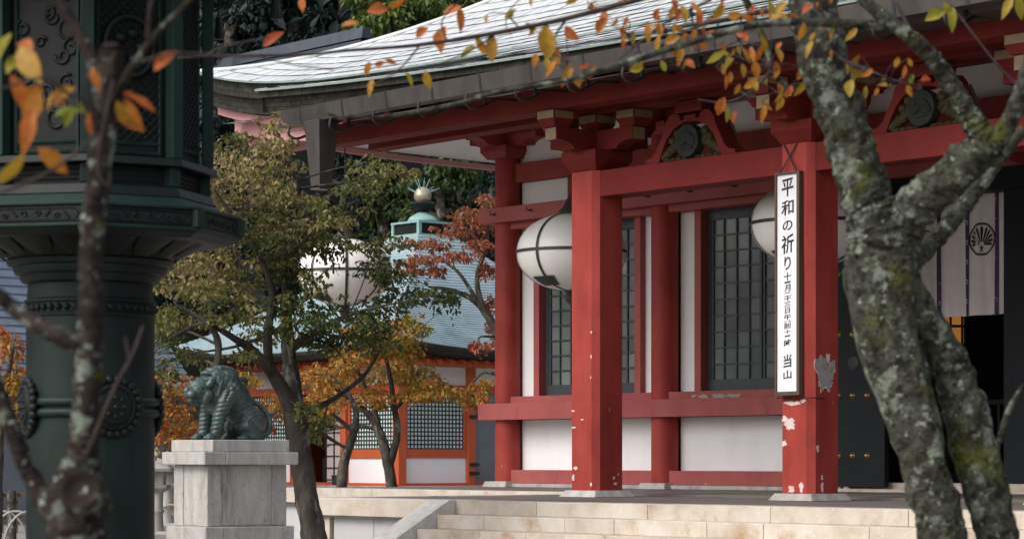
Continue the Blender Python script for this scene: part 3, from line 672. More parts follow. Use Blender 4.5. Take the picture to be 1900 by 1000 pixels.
# verdigris drip edge and courses of shingles under each eave
def eave(par, zf, a0, a1, b, tiers, bricks_to, w=.27):
    n = 48; al = np.linspace(a0, a1, n)
    q = MB()                                            # drip edge
    top = [(a, b - .05, zf(a, b) + .005) for a in al]; bot = [(a, b - .05, zf(a, b) - .026) for a in al]; bk = [(a, b + .10, zf(a, b) - .027) for a in al]
    vs = top + bot + bk; q.add(vs, [(n + i, n + i + 1, i + 1, i) for i in range(n - 1)] + [(2 * n + i, 2 * n + i + 1, n + i + 1, n + i) for i in range(n - 1)])
    q.build('drip_edge', M['drip'], par, smooth=True)
    for (z0, z1, inset, rows, slope) in tiers:           # each tier: from z0 below the surface to z1
        q = MB(); f = lambda a, d: zf(a, b) - d
        t_ = [(a, b + inset, f(a, z0)) for a in al]; b_ = [(a, b + inset + slope, f(a, z1)) for a in al]; k_ = [(a, b + 1.2, f(a, z1) - .002) for a in al]
        q.add(t_ + b_ + k_, [(n + i, n + i + 1, i + 1, i) for i in range(n - 1)] + [(2 * n + i, 2 * n + i + 1, n + i + 1, n + i) for i in range(n - 1)])
        q.add([(a0, b + inset, f(a0, z0)), (a0, b + inset + slope, f(a0, z1)), (a0, b + 1.2, f(a0, z1)), (a0, b + 1.2, f(a0, z0))], [(0, 3, 2, 1)])
        q.build('eave_board', M['gutter_dark'], par)
        h = (z1 - z0) / rows
        for r_ in range(rows):
            a = a0 - (r_ % 2) * w / 2
            while a < bricks_to:
                x0, x1 = max(a, a0), a + w - .008
                if x1 - x0 > .05:
                    sh = MB(); y0 = b + inset + slope * (r_ + .02) / rows; y1 = b + inset + slope * (r_ + .96) / rows; pr_ = .014 + random.uniform(0, .006)
                    zt = z0 + h * r_ + .003; zb = z0 + h * (r_ + 1) - .004
                    sh.add([(x0, y0 - pr_, f(x0, zt)), (x1, y0 - pr_, f(x1, zt)), (x1, y1 - pr_, f(x1, zb)), (x0, y1 - pr_, f(x0, zb)),
                            (x0, y0 + .02, f(x0, zt)), (x1, y0 + .02, f(x1, zt)), (x1, y1 + .02, f(x1, zb)), (x0, y1 + .02, f(x0, zb))],
                           [(3, 2, 1, 0), (0, 1, 5, 4), (2, 3, 7, 6), (1, 2, 6, 5), (3, 0, 4, 7)])
                    sh.build('shingle', M['eave'], par)
                a += w
eave(rf, z_main, AL, AR, BE, [(.03, .27, .05, 3, .03), (.271, .52, .16, 3, .05)], -4.6)
eave(pr, z_por, KA, AR, KB, [(.03, .115, .03, 1, .0), (.116, .315, .10, 3, .06)], 3.0)
# end faces of the porch roof
q = MB(); bs_ = np.linspace(KB + .06, 2.0, 10)
vs = [(KA + .02, b, z_por(KA, b) - .02) for b in bs_] + [(KA + .05, b, z_por(KA, b) - .34) for b in bs_]
q.add(vs, [(i, 10 + i, 10 + i + 1, i + 1) for i in range(9)]); q.build('verge_board', M['eave'], pr)
# soffits: plaster panels between red battens
def zs(b): return 5.40 + (b + .8) * .155
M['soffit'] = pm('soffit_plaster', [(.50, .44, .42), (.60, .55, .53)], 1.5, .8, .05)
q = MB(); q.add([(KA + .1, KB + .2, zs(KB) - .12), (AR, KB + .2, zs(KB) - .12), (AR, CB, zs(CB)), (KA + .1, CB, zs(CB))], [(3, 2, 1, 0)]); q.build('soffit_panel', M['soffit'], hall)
for i in range(15):
    a = -4.8 + i * .95
    MB().add([(a - .06, -1.25, zs(-1.25) - .17), (a + .06, -1.25, zs(-1.25) - .17), (a + .06, CB - .2, zs(CB - .2) - .12), (a - .06, CB - .2, zs(CB - .2) - .12),
              (a - .06, -1.25, zs(-1.25) + .0), (a + .06, -1.25, zs(-1.25)), (a + .06, CB - .2, zs(CB - .2)), (a - .06, CB - .2, zs(CB - .2))],
             [(3, 2, 1, 0), (0, 1, 5, 4), (1, 2, 6, 5), (3, 0, 4, 7)]).build('soffit_batten', M['red_deep'], hall)
for b in (.9, 2.1, 3.4): MB().box(-4.8, AR, b - .14, b + .14, zs(b) - .16, zs(b) - .02).build('soffit_batten', M['red_deep'], hall)
# left eave of the main roof seen from below
def zl(t): return 6.28 - .50 * t                        # t 0 at the wall, 1 at the eave
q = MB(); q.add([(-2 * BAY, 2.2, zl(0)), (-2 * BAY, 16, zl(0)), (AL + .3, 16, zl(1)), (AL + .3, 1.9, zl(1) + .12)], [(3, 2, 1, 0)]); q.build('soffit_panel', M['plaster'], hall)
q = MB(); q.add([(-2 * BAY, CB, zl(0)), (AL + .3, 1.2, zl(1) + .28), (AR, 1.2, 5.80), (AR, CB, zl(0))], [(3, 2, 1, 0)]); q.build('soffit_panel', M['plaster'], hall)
for t, w_ in ((.45, .06), (1.0, .05)):
    a = -2 * BAY + (AL + .3 + 2 * BAY) * t; pts = []
    for b in np.linspace(1.6, 16, 20): pts.append((b, zl(t) + (.12 + .2 * t) * math.exp(-(b - 1.6) / 1.4)))
    poly = [(b, z - .10 + .03 * t) for b, z in pts] + [(b, z + .02) for b, z in reversed(pts)]
    MB().prism(poly, 'x', a - w_, a + w_).build('soffit_batten', M['red'] if t < 1 else M['pink'], hall)
# fascia boards and corner beam under the raised corner, light painted in as pink
for (da, b, z0, z1) in ((.0, BE + .35, -.66, -.53), (.25, BE + .52, -.90, -.662)):
    al = np.linspace(AL + da, -6.6, 20); poly_t = [(a, z_main(a, BE) + z1) for a in al]; poly_b = [(a, z_main(a, BE) + z0) for a in al]
    MB().prism(poly_t + poly_b[::-1], 'y', b, b + .14).build('fascia_board', M['pink'], hall)
q = MB(); c0 = Vector((AL + .25, BE + .95, 5.86)); c1 = Vector((-9.5, 3.1, 6.15)); dv = (c1 - c0); nrm = Vector((-dv.y, dv.x, 0)).normalized() * .17
q.add([c0 - nrm + Vector((0, 0, -.30)), c0 + nrm + Vector((0, 0, -.30)), c1 + nrm + Vector((0, 0, -.30)), c1 - nrm + Vector((0, 0, -.30)),
       c0 - nrm * 1 + Vector((-.1, -.1, .0)), c0 + nrm + Vector((-.1, -.1, .0)), c1 + nrm, c1 - nrm], [(3, 2, 1, 0), (4, 5, 6, 7), (0, 1, 5, 4), (1, 2, 6, 5), (2, 3, 7, 6), (3, 0, 4, 7)])
q.build('corner_beam', M['pink'], hall, bevel=.01)
# box gutter along the porch eave, its clips, hangers and the square rain head
GA, GB = -4.80, -1.70
gt = MB(); gt.prism([(GB, 5.165), (GB + .20, 5.165), (GB + .20, 5.40), (GB + .185, 5.40), (GB + .185, 5.18), (GB + .013, 5.18), (GB - .02, 5.385), (GB - .035, 5.385)], 'x', GA, AR)
gut = gt.build('gutter', M['gutter'], hall)
MB().prism([(GB - .04, 5.39), (GB + .21, 5.40), (GB + .205, 5.16), (GB - .005, 5.16)], 'x', GA - .012, GA + .012).build('gutter_end', M['gutter_dark'], gut)
for i in range(16):
    a = GA + .52 + i * .99
    MB().prism([(GB - .041, 5.392), (GB - .006, 5.158), (GB + .003, 5.158), (GB - .028, 5.392)], 'x', a - .022, a + .022).build('gutter_clip', M['iron'], gut)
    a2 = a - .30
    hk = bez([(a2, GB + .01, 5.16), (a2, GB + .0, 5.04), (a2, GB + .12, 4.99), (a2, GB + .30, 5.05), (a2, GB + .50, 5.14), (a2, -.86, 5.16)], 5)
    q = MB(); q.tube(hk, .020, 6); q.box(a2 - .02, a2 + .02, GB + .30, GB + .33, 5.05, 5.20); q.build('gutter_hanger', M['iron'], gut)
a0, z0 = onb(576, 226, GB - .03); a1, z1 = onb(602, 349, GB - .03)
q = MB(); ac = -3.91; q.frustum(ac, GB + .08, 4.23, 5.163, .10, .10, .185, .17); q.build('rain_head', M['gutter'], gut, bevel=.006)
MB().frustum(ac, GB + .08, 4.215, 4.235, .108, .108, .106, .106).build('rain_head_rim', M['gutter_dark'], gut)

# ------------------------------------------------------------------ paper lanterns
def lantern(u, v, b, label, rad=.777):
    a, z = onb(u, v, b); wpos = ORG + a * AX + b * BX
    t = thing('paper_lantern', label, 'lantern', (wpos[0], wpos[1], FZ + z), ROT + R(11), 'round paper lanterns hanging under the eaves')
    H = rad * .70; prof = []
    for k in range(25):
        th = -PI / 2 + PI * k / 24; prof.append((max(rad * math.cos(th) ** .92, .10) if abs(th) < PI / 2 - .01 else .10, H * math.sin(th)))
    MB().lathe(prof, 40).build('paper_shell', M['paper'], t, smooth='all')
    for k in range(8):
        ph = PI * k / 4; pts = [((r + .006) * math.cos(ph), (r + .006) * math.sin(ph), zz) for r, zz in prof]
        q = MB(); wdt = .022
        vs = []
        for r, zz in prof:
            rr = r + .010; tx, ty = -math.sin(ph), math.cos(ph)
            vs += [(rr * math.cos(ph) - tx * wdt, rr * math.sin(ph) - ty * wdt, zz * 1.01), (rr * math.cos(ph) + tx * wdt, rr * math.sin(ph) + ty * wdt, zz * 1.01)]
        q.add(vs, [(2 * i, 2 * i + 1, 2 * i + 3, 2 * i + 2) for i in range(24)]); q.build('rib', M['lantern_metal'], t, smooth='all')
    MB().lathe([(rad + .004, -.022), (rad + .014, -.020), (rad + .014, .020), (rad + .004, .022)], 40, caps=False).build('rib', M['lantern_metal'], t)
    MB().lathe([(.20, H - .02), (.19, H + .03), (.12, H + .10), (.075, H + .19), (.05, H + .24), (.02, H + .26)], 16).build('top_cap', M['lantern_metal'], t, smooth=True)
    MB().lathe([(.02, -H - .20), (.07, -H - .17), (.095, -H - .10), (.07, -H - .04), (.14, -H + .03)], 16).build('bottom_finial', M['lantern_metal'], t, smooth=True)
    top = zs(b) - z + .05; ch = MB(); zc = H + .25
    while zc < top:
        ch.tube([(.012 * math.cos(x), .0, zc + .03 * math.sin(x) + .03) for x in np.linspace(0, 2 * PI, 7)], .005, 4); zc += .045
    ch.box(-.006, .006, -.006, .006, H + .2, top); ch.build('chain', M['iron'], t)
    # dark name plate low on the shell
    q = MB(); vs = []; n1, n2 = 9, 5
    for j in range(n2):
        th = R(-62 + 20 * j / (n2 - 1))
        for i in range(n1):
            ph = R(-90 - 26 + 40 * i / (n1 - 1)); r = (rad * math.cos(th) ** .92) + .012; vs.append((r * math.cos(ph), r * math.sin(ph), H * math.sin(th) * 1.015))
    q.add(vs, [(j * n1 + i, j * n1 + i + 1, (j + 1) * n1 + i + 1, (j + 1) * n1 + i) for j in range(n2 - 1) for i in range(n1 - 1)]); q.build('name_plate', M['iron'], t)
    return t
lantern(1060, 468, 1.5, 'white paper lantern half hidden behind the red pillar without a sign')
lantern(1506, 415, 1.5, 'white paper lantern mostly hidden behind the pillar with the calligraphy sign')
lantern(640, 505, 2.3, 'white paper lantern glimpsed through the leaves of the green tree')

# ------------------------------------------------------------------ calligraphy sign on the second pillar
SA0, SA1, SZ0, SZ1, SB = 3.555, 3.955, 1.24, 3.885, -.335
wp = ORG + (SA0 + SA1) / 2 * AX + SB * BX
sg = thing('calligraphy_sign', 'tall narrow white sign with black brush calligraphy hung on the red pillar', 'sign', (wp[0], wp[1], FZ + SZ0), ROT)
sg.rotation_euler = (R(-.4), R(-.35), ROT)
SW, SH = SA1 - SA0, SZ1 - SZ0
MB().box(-SW / 2 + .02, SW / 2 - .02, -.008, .02, .02, SH - .02).build('board', M['sign_white'], sg)
for (x0, x1, z0, z1) in ((-SW / 2, -SW / 2 + .028, 0, SH), (SW / 2 - .045, SW / 2, 0, SH), (-SW / 2 + .028, SW / 2 - .045, 0, .05), (-SW / 2 + .028, SW / 2 - .045, SH - .03, SH)):
    MB().box(x0, x1, -.03, .045, z0, z1).build('frame', M['sign_wood'], sg, bevel=.005)
chars = [('平', 348.5, 33, 22), ('和', 385.5, 28, 23), ('の', 418.5, 18, 18), ('祈', 452.5, 35, 23), ('り', 487.5, 25, 12), ('十', 512.5, 15, 13), ('一', 523, 3, 11), ('月', 533.5, 13, 11), ('二', 545.5, 7, 13),
         ('十', 553, 9, 13), ('三', 563.5, 8, 13), ('日', 575, 10, 9), ('午', 587, 11, 13), ('前', 601, 15, 13), ('十', 614, 8, 11), ('一', 622, 2.5, 10), ('時', 635, 13, 13), ('当', 668, 24, 15), ('山', 693, 16, 15)]
dg = bpy.context.evaluated_depsgraph_get()
for ch, yv, hpx, wpx in chars:
    cu = bpy.data.curves.new('glyph', 'FONT'); cu.body = ch; cu.offset = .016; cu.extrude = .0
    ob = bpy.data.objects.new('glyph', cu); COL.objects.link(ob); bpy.context.view_layer.update()
    me = bpy.data.meshes.new_from_object(ob.evaluated_get(bpy.context.evaluated_depsgraph_get()))
    bpy.data.objects.remove(ob); bpy.data.curves.remove(cu)
    co = np.array([v.co[:] for v in me.vertices]); lo, hi = co.min(0), co.max(0)
    ctr = (lo + hi) / 2; ext = hi - lo
    sc_z = hpx * .00637 / max(ext[1], .05); sc_x = wpx * .0087 / max(ext[0], .1)
    x = (co[:, 0] - ctr[0]) * sc_x; zz = (co[:, 1] - ctr[1]) * sc_z
    zc = (732 - yv) * SH / 412.0; zz += x * .12                         # brush hand rises to the right
    for v, a_, b_ in zip(me.vertices, x, zz): v.co = (a_ - .005, -.0105, b_ + zc)
    me.materials.clear(); me.materials.append(M['ink']); link('character', me, sg)
# hanging cord, crossed above the sign
q = MB(); q.tube([(-.13, -.0, SH), (.10, .03, SH + .33)], .009, 5); q.tube([(.13, -.0, SH), (-.10, .032, SH + .33)], .009, 5); q.build('cord', M['iron'], sg)
q = MB(); q.tube([(-.21, .02, -.02), (.0, .02, -.035), (.31, .05, -.03), (.315, .3, -.03)], .007, 5); q.build('cord', M['iron'], sg)

# ------------------------------------------------------------------ curtain in the doorway
CA0, CA1, CZ0, CZ1, CBB = .30, 2.66, 2.46, 4.12, 5.1
wp = ORG + CA0 * AX + CBB * BX
cur = thing('door_curtain', 'off white linen doorway curtain with purple ribbons and dark round fan crests', 'curtain', (wp[0], wp[1], FZ), ROT)
def fold(x, z): return .022 * math.sin(x * 13.0) * (.35 + .65 * (CZ1 - z) / 1.7) + .012 * math.sin(x * 31 + z) + .008 * noise.noise(Vector((x * 3, z * 2, 0)))
nx, nz_ = 90, 24; W_ = CA1 - CA0; vs = []
for j in range(nz_ + 1):
    for i in range(nx + 1):
        x = W_ * i / nx; z = CZ0 + (CZ1 - CZ0) * j / nz_; vs.append((x, fold(x, z), z))
MB().add(vs, [(j * (nx + 1) + i, j * (nx + 1) + i + 1, (j + 1) * (nx + 1) + i + 1, (j + 1) * (nx + 1) + i) for j in range(nz_) for i in range(nx)]).build('cloth', M['cloth'], cur, smooth='all')
for xs in (.12, .63, 1.145, 1.66, 2.17):
    vs = []
    for j in range(nz_ + 1):
        z = CZ0 - .012 + (CZ1 - CZ0 + .04) * j / nz_
        for dx in (-.038, .038): vs.append((xs + dx, fold(xs + dx, z) - .008, z))
    o = MB().add(vs, [(2 * j, 2 * j + 1, 2 * j + 3, 2 * j + 2) for j in range(nz_)]).build('ribbon', M['purple'], cur, smooth='all')
    for k in range(6):
        z = CZ0 + .18 + k * .27; q = MB()
        for dx, dz in ((0, 0), (.014, .03), (-.012, .045)): q.sphere((xs + dx, fold(xs, z) - .012, z + dz), .011, 6, 4, (1, .2, 1))
        q.build('ribbon_motif', M['cloth'], o)
def fan(xc, zc, r):
    def P(x, z, off): return (xc + x, fold(xc + x, zc + z) - off, zc + z)
    q = MB(); n = 48; vs = []
    for k in range(n):
        t = 2 * PI * k / n
        for rr in (r, r * .90, r * .865, r * .845): vs.append(P(rr * math.cos(t), rr * math.sin(t), .006))
    q.add(vs, [(4 * k, 4 * ((k + 1) % n), 4 * ((k + 1) % n) + 1, 4 * k + 1) for k in range(n)] + [(4 * k + 2, 4 * ((k + 1) % n) + 2, 4 * ((k + 1) % n) + 3, 4 * k + 3) for k in range(n)])
    ring = q.build('crest', M['crest_print'], cur)
    q = MB()
    for i in range(11):                                  # fan blades
        t = R(2 + 176 * i / 10); c, s_ = math.cos(t), math.sin(t); L_ = r * (.74 + .38 * abs(s_)) ; oz = -.34 * r
        hw = .082 * r; prof = [(.16, .25), (.45, .6), (.72, .95), (.88, 1.0), (.97, .7), (1.0, .15)]
        left = [(L_ * p * c - hw * wv * s_, L_ * p * s_ + hw * wv * c) for p, wv in prof]; right = [(L_ * p * c + hw * wv * s_, L_ * p * s_ - hw * wv * c) for p, wv in prof]
        pts = left + right[::-1]
        q.add([P(x, z + oz, .0065) for x, z in pts], [tuple(range(len(pts)))])
    q.build('crest_fan', M['maroon'], ring)
    q = MB()
    for (x0, x1, z0, z1) in ((-.035, .035, -.72, -.38), (-.12, .12, -.56, -.50), (-.08, .08, -.74, -.70)): q.add([P(x0 * r, z0 * r, .007), P(x1 * r, z0 * r, .007), P(x1 * r, z1 * r, .007), P(x0 * r, z1 * r, .007)], [(0, 1, 2, 3)])
    q.build('crest_stem', M['crest_print'], ring)
fan(1.915, 3.50, .225); fan(.885, 3.47, .225)
MB().tube([(-.1, 0, CZ1 + .03), (W_ + .1, 0, CZ1 + .03)], .018, 8).build('rod', M['dark_wood'], cur)
# lamp glowing inside the hall
a, z = onb(1768, 606, 7.0); wp = ORG + a * AX + 7.0 * BX
t = thing('hanging_lamp', 'small amber lamp glowing in the dark hall below the curtain', 'lamp', (wp[0], wp[1], FZ + z), ROT)
MB().lathe([(.15, -.28), (.17, -.26), (.17, .26), (.15, .28)], 6).build('lamp_body', M['amber'], t)
for k in range(6):
    th = 2 * PI * k / 6; MB().tube([(.178 * math.cos(th), .178 * math.sin(th), -.3), (.178 * math.cos(th), .178 * math.sin(th), .3)], .02, 5).build('lamp_bar', M['iron'], t)
for zz in (-.28, -.0, .28): MB().lathe([(.172, zz - .02), (.19, zz - .02), (.19, zz + .02), (.172, zz + .02)], 6, caps=False).build('lamp_bar', M['iron'], t)
MB().tube([(0, 0, .28), (0, 0, 5.2 - z)], .008, 5).build('chain', M['iron'], t)
# low barrier inside the doorway
a, z = onb(1845, 750, 6.2); wp = ORG + a * AX + 6.2 * BX
t = thing('wooden_barrier', 'dark wooden barrier rail standing inside the shadowed doorway', 'barrier', (wp[0], wp[1], FZ + .06), ROT)
MB().box(-.9, .9, -.03, .03, z - .06, z + .01).build('rail', M['dark_wood'], t); MB().box(-.9, .9, -.02, .02, .18, .24).build('rail', M['dark_wood'], t)
for k in range(10): MB().box(-.88 + k * .19, -.84 + k * .19, -.02, .02, .02, z - .061).build('post', M['dark_wood'], t)

# ------------------------------------------------------------------ tiger statue on its pedestal
TD = 24.0; TC = at(380, 838, TD)                        # front right corner of the cap
ped = thing('statue_pedestal', 'stepped grey granite pedestal carrying the bronze tiger', 'pedestal', (TC.x, TC.y, 0), ROT)
# local: x along the hall front, y into the picture; the corner is x = 0, y = 0
ZC = TC.z; CWX, CWY = .775, 1.10
def ring_stones(name, x0, x1, y0, y1, z0, z1, mat, split):
    ym = y0 + (y1 - y0) * split
    MB().box(x0, x1, y0, ym - .002, z0, z1).build(name, mat, ped, bevel=.01)
    MB().box(x0, x1, ym + .002, y1, z0, z1 - .002).build(name, mat, ped, bevel=.01)
ring_stones('cap_stone', -CWX, 0, 0, CWY, ZC - .125, ZC, M['granite_ped'], .22)
MB().box(-CWX + .015, -.015, .10, CWY - .10, ZC + .001, ZC + .118).build('upper_block', M['granite_ped'], ped, bevel=.008)
zb = ZC - .125 - .60
MB().box(-CWX + .10, -.10, .10, CWY - .10, zb, ZC - .127).build('core_block', M['granite_ped'], ped)
for (x, y) in ((-CWX + .085, .085), (-.255, .085), (-CWX + .085, CWY - .255), (-.255, CWY - .255)):
    MB().box(x, x + .17, y, y + .17, zb + .001, ZC - .1265).build('corner_post', M['granite_ped'], ped, bevel=.008)
MB().box(-.105, -.093, .26, CWY - .26, zb + .012, ZC - .13).build('side_panel', M['granite_ped'], ped, bevel=.004)
MB().box(-CWX + .26, -.26, .093, .105, zb + .012, ZC - .13).build('side_panel', M['granite_ped'], ped, bevel=.004)
ring_stones('base_stone', -CWX + .03, -.03, .03, CWY - .03, zb - .30, zb - .001, M['granite_ped'], .2)
ring_stones('base_stone', -CWX - .08, .08, -.08, CWY + .08, zb - .62, zb - .301, M['granite_ped'], .5)
MB().box(-CWX - .2, .2, -.2, CWY + .2, 0, zb - .621).build('base_stone', M['granite_ped'], ped, bevel=.01)

tw = Vector((TC.x, TC.y, 0)) + Matrix.Rotation(ROT, 3, 'Z') @ Vector((-CWX / 2, CWY / 2 + .02, 0))
tig = thing('tiger_statue', 'seated bronze tiger statue facing left on the granite pedestal', 'statue', (tw.x, tw.y, ZC + .118), ROT - PI / 2)
# local: +x is the way it faces, +y its right... near side is +y after the turn
def Zp(zx, zy): return ((500 - zx) / 815.0 + .045, (820 - zy) / 964.0)
tb = MB()
def chain(pts, n=7, nu=14, nv=10):
    for i in range(len(pts) - 1):
        p, q_ = np.array(pts[i], float), np.array(pts[i + 1], float)
        for k in range(n + 1):
            r = p + (q_ - p) * k / n; tb.sphere(r[:3], r[3], nu, nv)
def S3(zx, zy, y, r): x, z = Zp(zx, zy); return (x, y, z, r)
NS = 1                                                  # near side sign
# trunk: haunch to chest to withers to neck and head
def ell(zx, zy, y, r, sc): x, z = Zp(zx, zy); tb.sphere((x, y, z), r, 20, 14, sc)
chain([S3(690, 640, 0, .145), S3(620, 540, 0, .145), S3(560, 430, 0, .140), S3(500, 330, 0, .140)])
chain([S3(470, 350, 0, .165), S3(400, 420, 0, .140), S3(385, 490, 0, .110)])
ell(445, 275, 0, .165, (1.08, .98, .86)); ell(390, 235, 0, .125, (1.15, .95, .85)); ell(372, 320, 0, .140, (.85, 1.02, 1.05)); ell(320, 400, 0, .110, (.8, 1.05, 1.0))
ell(236, 350, 0, .112, (1.0, 1.0, 1.0)); ell(222, 305, 0, .085, (1.1, 1.1, .62))
chain([S3(190, 385, 0, .074), S3(140, 388, 0, .060)]); chain([S3(205, 335, 0, .050), S3(112, 358, 0, .034)])
chain([S3(215, 440, 0, .056), S3(152, 446, 0, .040)])
for s in (-1, 1): ell(140, 398, s * .03, .050, (1, 1, .9))
for s in (-1, 1):
    chain([S3(265, 400, s * .085, .058), S3(245, 450, s * .075, .045)])           # cheeks
    chain([S3(275, 300, s * .095, .040), S3(288, 262, s * .112, .032), S3(296, 240, s * .118, .020)])  # ears
    chain([S3(215, 300, s * .055, .034), S3(185, 310, s * .05, .026)])            # brow
    o = s * NS
    # front leg
    fx = 0 if s == -1 else 0
    chain([S3(440, 370, s * .11, .110), S3(395, 470, s * .115, .092), S3(355, 590, s * .115, .070), S3(335, 690, s * .115, .060), S3(325, 770, s * .115, .056)])
    chain([S3(325, 785, s * .115, .050), S3(265, 795, s * .115, .042)])
    for t in (-.03, 0, .03): chain([S3(270, 796, s * .115 + t, .030), S3(240, 802, s * .115 + t * 1.15, .022)], 3, 10, 8)
    # hind leg: thigh, shank and long foot
    tb.sphere((*Zp(690, 650)[:1], s * .10, Zp(690, 650)[1]), .135, 16, 12, (1.0, .75, 1.08))
    tb.sphere((*Zp(650, 620)[:1], s * .11, Zp(650, 620)[1]), .115, 16, 12, (1.0, .75, 1.0))
    chain([S3(600, 690, s * .14, .070), S3(690, 765, s * .15, .055)])
    chain([S3(740, 785, s * .15, .045), S3(640, 790, s * .16, .042), S3(570, 790, s * .16, .040)])
    for t in (-.03, 0, .03): chain([S3(565, 796, s * .16 + t, .028), S3(535, 802, s * .16 + t * 1.15, .021)], 3, 10, 8)
# mane locks along the crest and down the neck
for i in range(8):
    t = i / 7; tb.sphere((Zp(300 + 240 * t, 0)[0], 0, Zp(0, 240 - 95 * math.sin(PI * (.15 + .62 * t)))[1]), .050, 10, 8, (1.1, 1.6, .8))
for s in (-1, 1):
    for i in range(6):
        t = i / 5; chain([S3(330 + 150 * t, 215 + 40 * t * (1 - t), s * .095, .040), S3(355 + 150 * t, 300 + 60 * t, s * .150, .034), S3(330 + 170 * t, 400 + 40 * t, s * .140, .022)], 5, 10, 8)
me = tb.mesh('tiger', M['tiger'])
ob = link('tmp', me); rm = ob.modifiers.new('r', 'REMESH'); rm.mode = 'VOXEL'; rm.voxel_size = .0070
smo = ob.modifiers.new('s', 'SMOOTH'); smo.factor = .5; smo.iterations = 2
bpy.context.view_layer.update()
me2 = bpy.data.meshes.new_from_object(ob.evaluated_get(bpy.context.evaluated_depsgraph_get())); bpy.data.objects.remove(ob)
n = len(me2.vertices); co = np.zeros(n * 3); me2.vertices.foreach_get('co', co); co = co.reshape(-1, 3)
no = np.zeros(n * 3); me2.vertex_normals.foreach_get('vector', no); no = no.reshape(-1, 3)
zx = 500 - (co[:, 0] - .045) * 815; zy = 820 - co[:, 2] * 964
disp = np.zeros(n)
def soft(v, lo, hi, w_): return np.clip((v - lo) / w_, 0, 1) * np.clip((hi - v) / w_, 0, 1)
ridge = lambda ph: np.abs(np.sin(ph)) ** .6 - .6
leg = soft(zy, 440, 765, 30) * soft(zx, 180, 460, 40)
disp += leg * ridge((zy + .25 * zx) * PI / 40) * .0095
dh = np.hypot(zx - 700, zy - 690); hau = soft(dh, 40, 260, 30) * (zx > 470) * (zy < 790) * soft(zy, 420, 790, 60)
disp += hau * ridge(dh * PI / 34) * .010
dm = np.hypot((zx - 230), (zy - 390)); man = soft(dm, 125, 330, 25) * (zy < 480) * (1 - leg)
ang = np.arctan2(zy - 390, zx - 230)
disp += man * (ridge(dm * PI / 56 + .8 * np.sin(ang * 6)) * .016 + ridge(ang * 17 + dm * .03) * .007)
body = soft(zx, 470, 620, 30) * soft(zy, 250, 560, 40) * (1 - hau)
disp += body * ridge((zx * .6 + zy * .8) * PI / 36) * .009
mouth = np.exp(-((zy - (432 + .06 * (zx - 100))) / 8.0) ** 2) * np.clip((215 - zx) / 40, 0, 1) * (zx > 60)
disp -= mouth * .018
eye = np.exp(-(((zx - 205) / 19) ** 2 + ((zy - 345) / 13) ** 2)); disp -= eye * .016
co += no * disp[:, None]
me2.vertices.foreach_set('co', co.ravel()); me2.update()
me2.polygons.foreach_set('use_smooth', [True] * len(me2.polygons)); me2.materials.clear(); me2.materials.append(M['tiger'])
link('body', me2, tig)
for s in (-1, 1):
    x, z = Zp(203, 346); MB().sphere((x, s * .088, z), .017, 10, 8, (1, .7, .8)).build('eye', M['tiger'], tig, smooth='all')
tp = [S3(770, 790, .10, .035), S3(830, 740, .10, .033), S3(852, 650, .09, .030), S3(835, 570, .08, .028), S3(770, 490, .06, .026), S3(690, 430, .05, .024), S3(640, 340, .05, .022),
      S3(585, 300, .05, .024), S3(580, 255, .05, .026), S3(615, 238, .05, .026), S3(645, 262, .05, .022), S3(635, 300, .05, .018), S3(612, 295, .05, .014), S3(610, 275, .05, .010)]
q_ = bez(tp, 8); MB().tube([p[:3] for p in q_], [p[3] * (1 + .10 * math.sin(i * 1.9)) for i, p in enumerate(q_)], 12).build('tail', M['tiger'], tig, smooth='all')

# ------------------------------------------------------------------ great bronze lantern at the left
BD = 13.0; bc = at(168, 0, BD); BZ = lambda y, d=BD: CAMZ + (CYP - y) / F_PX * d
bl = thing('bronze_lantern', 'huge weathered green bronze lantern with octagonal fire box and round shaft', 'lantern', (bc.x, bc.y, 0), 0)
pxm = BD / F_PX
OPH = -PI / 2 + R(8.2)                                   # one octagon corner looks almost at the camera
def octo(r0, r1, z0, z1, mat, name, bev=.006):
    return MB().lathe([(r0, z0), (r1, z1)], 8, phase=OPH).build(name, mat, bl, bevel=bev)
rs = 118 * pxm
prof = [(rs * 1.35, 0), (rs * 1.35, .12), (rs * 1.22, .2), (rs * 1.03, .38), (rs, .6), (rs, BZ(592)), (rs * 1.025, BZ(590)), (rs * 1.03, BZ(586)), (rs * 1.0, BZ(583)), (rs * 1.0, BZ(567)), (rs * 1.03, BZ(564)), (rs * 1.03, BZ(560)), (rs * .985, BZ(557)),
        (rs * .97, BZ(530)), (rs * 1.06, BZ(527)), (rs * 1.09, BZ(520)), (rs * 1.10, BZ(514)), (rs * 1.17, BZ(512)), (rs * 1.20, BZ(504)), (rs * 1.20, BZ(499)), (rs * 1.28, BZ(496)), (rs * 1.31, BZ(488)), (rs * 1.26, BZ(482))]
MB().lathe(prof, 56).build('shaft', M['bronze'], bl, smooth=True)
q = MB()
nb = 46
for k in range(nb):
    t = 2 * PI * k / nb; q.sphere((rs * 1.005 * math.cos(t), rs * 1.005 * math.sin(t), BZ(575)), .019, 8, 6)
tag(q.build('bead_ring', M['bronze_dark'], bl, smooth='all'), kind='stuff')
MB().lathe([(rs * 1.27, BZ(486)), (rs * 1.32, BZ(478)), (rs * 1.5, BZ(464)), (rs * 1.8, BZ(448)), (rs * 2.02, BZ(434)), (rs * 2.06, BZ(424)), (rs * 1.9, BZ(420))], 56).build('lotus_bowl', M['bronze_dark'], bl, smooth=True)
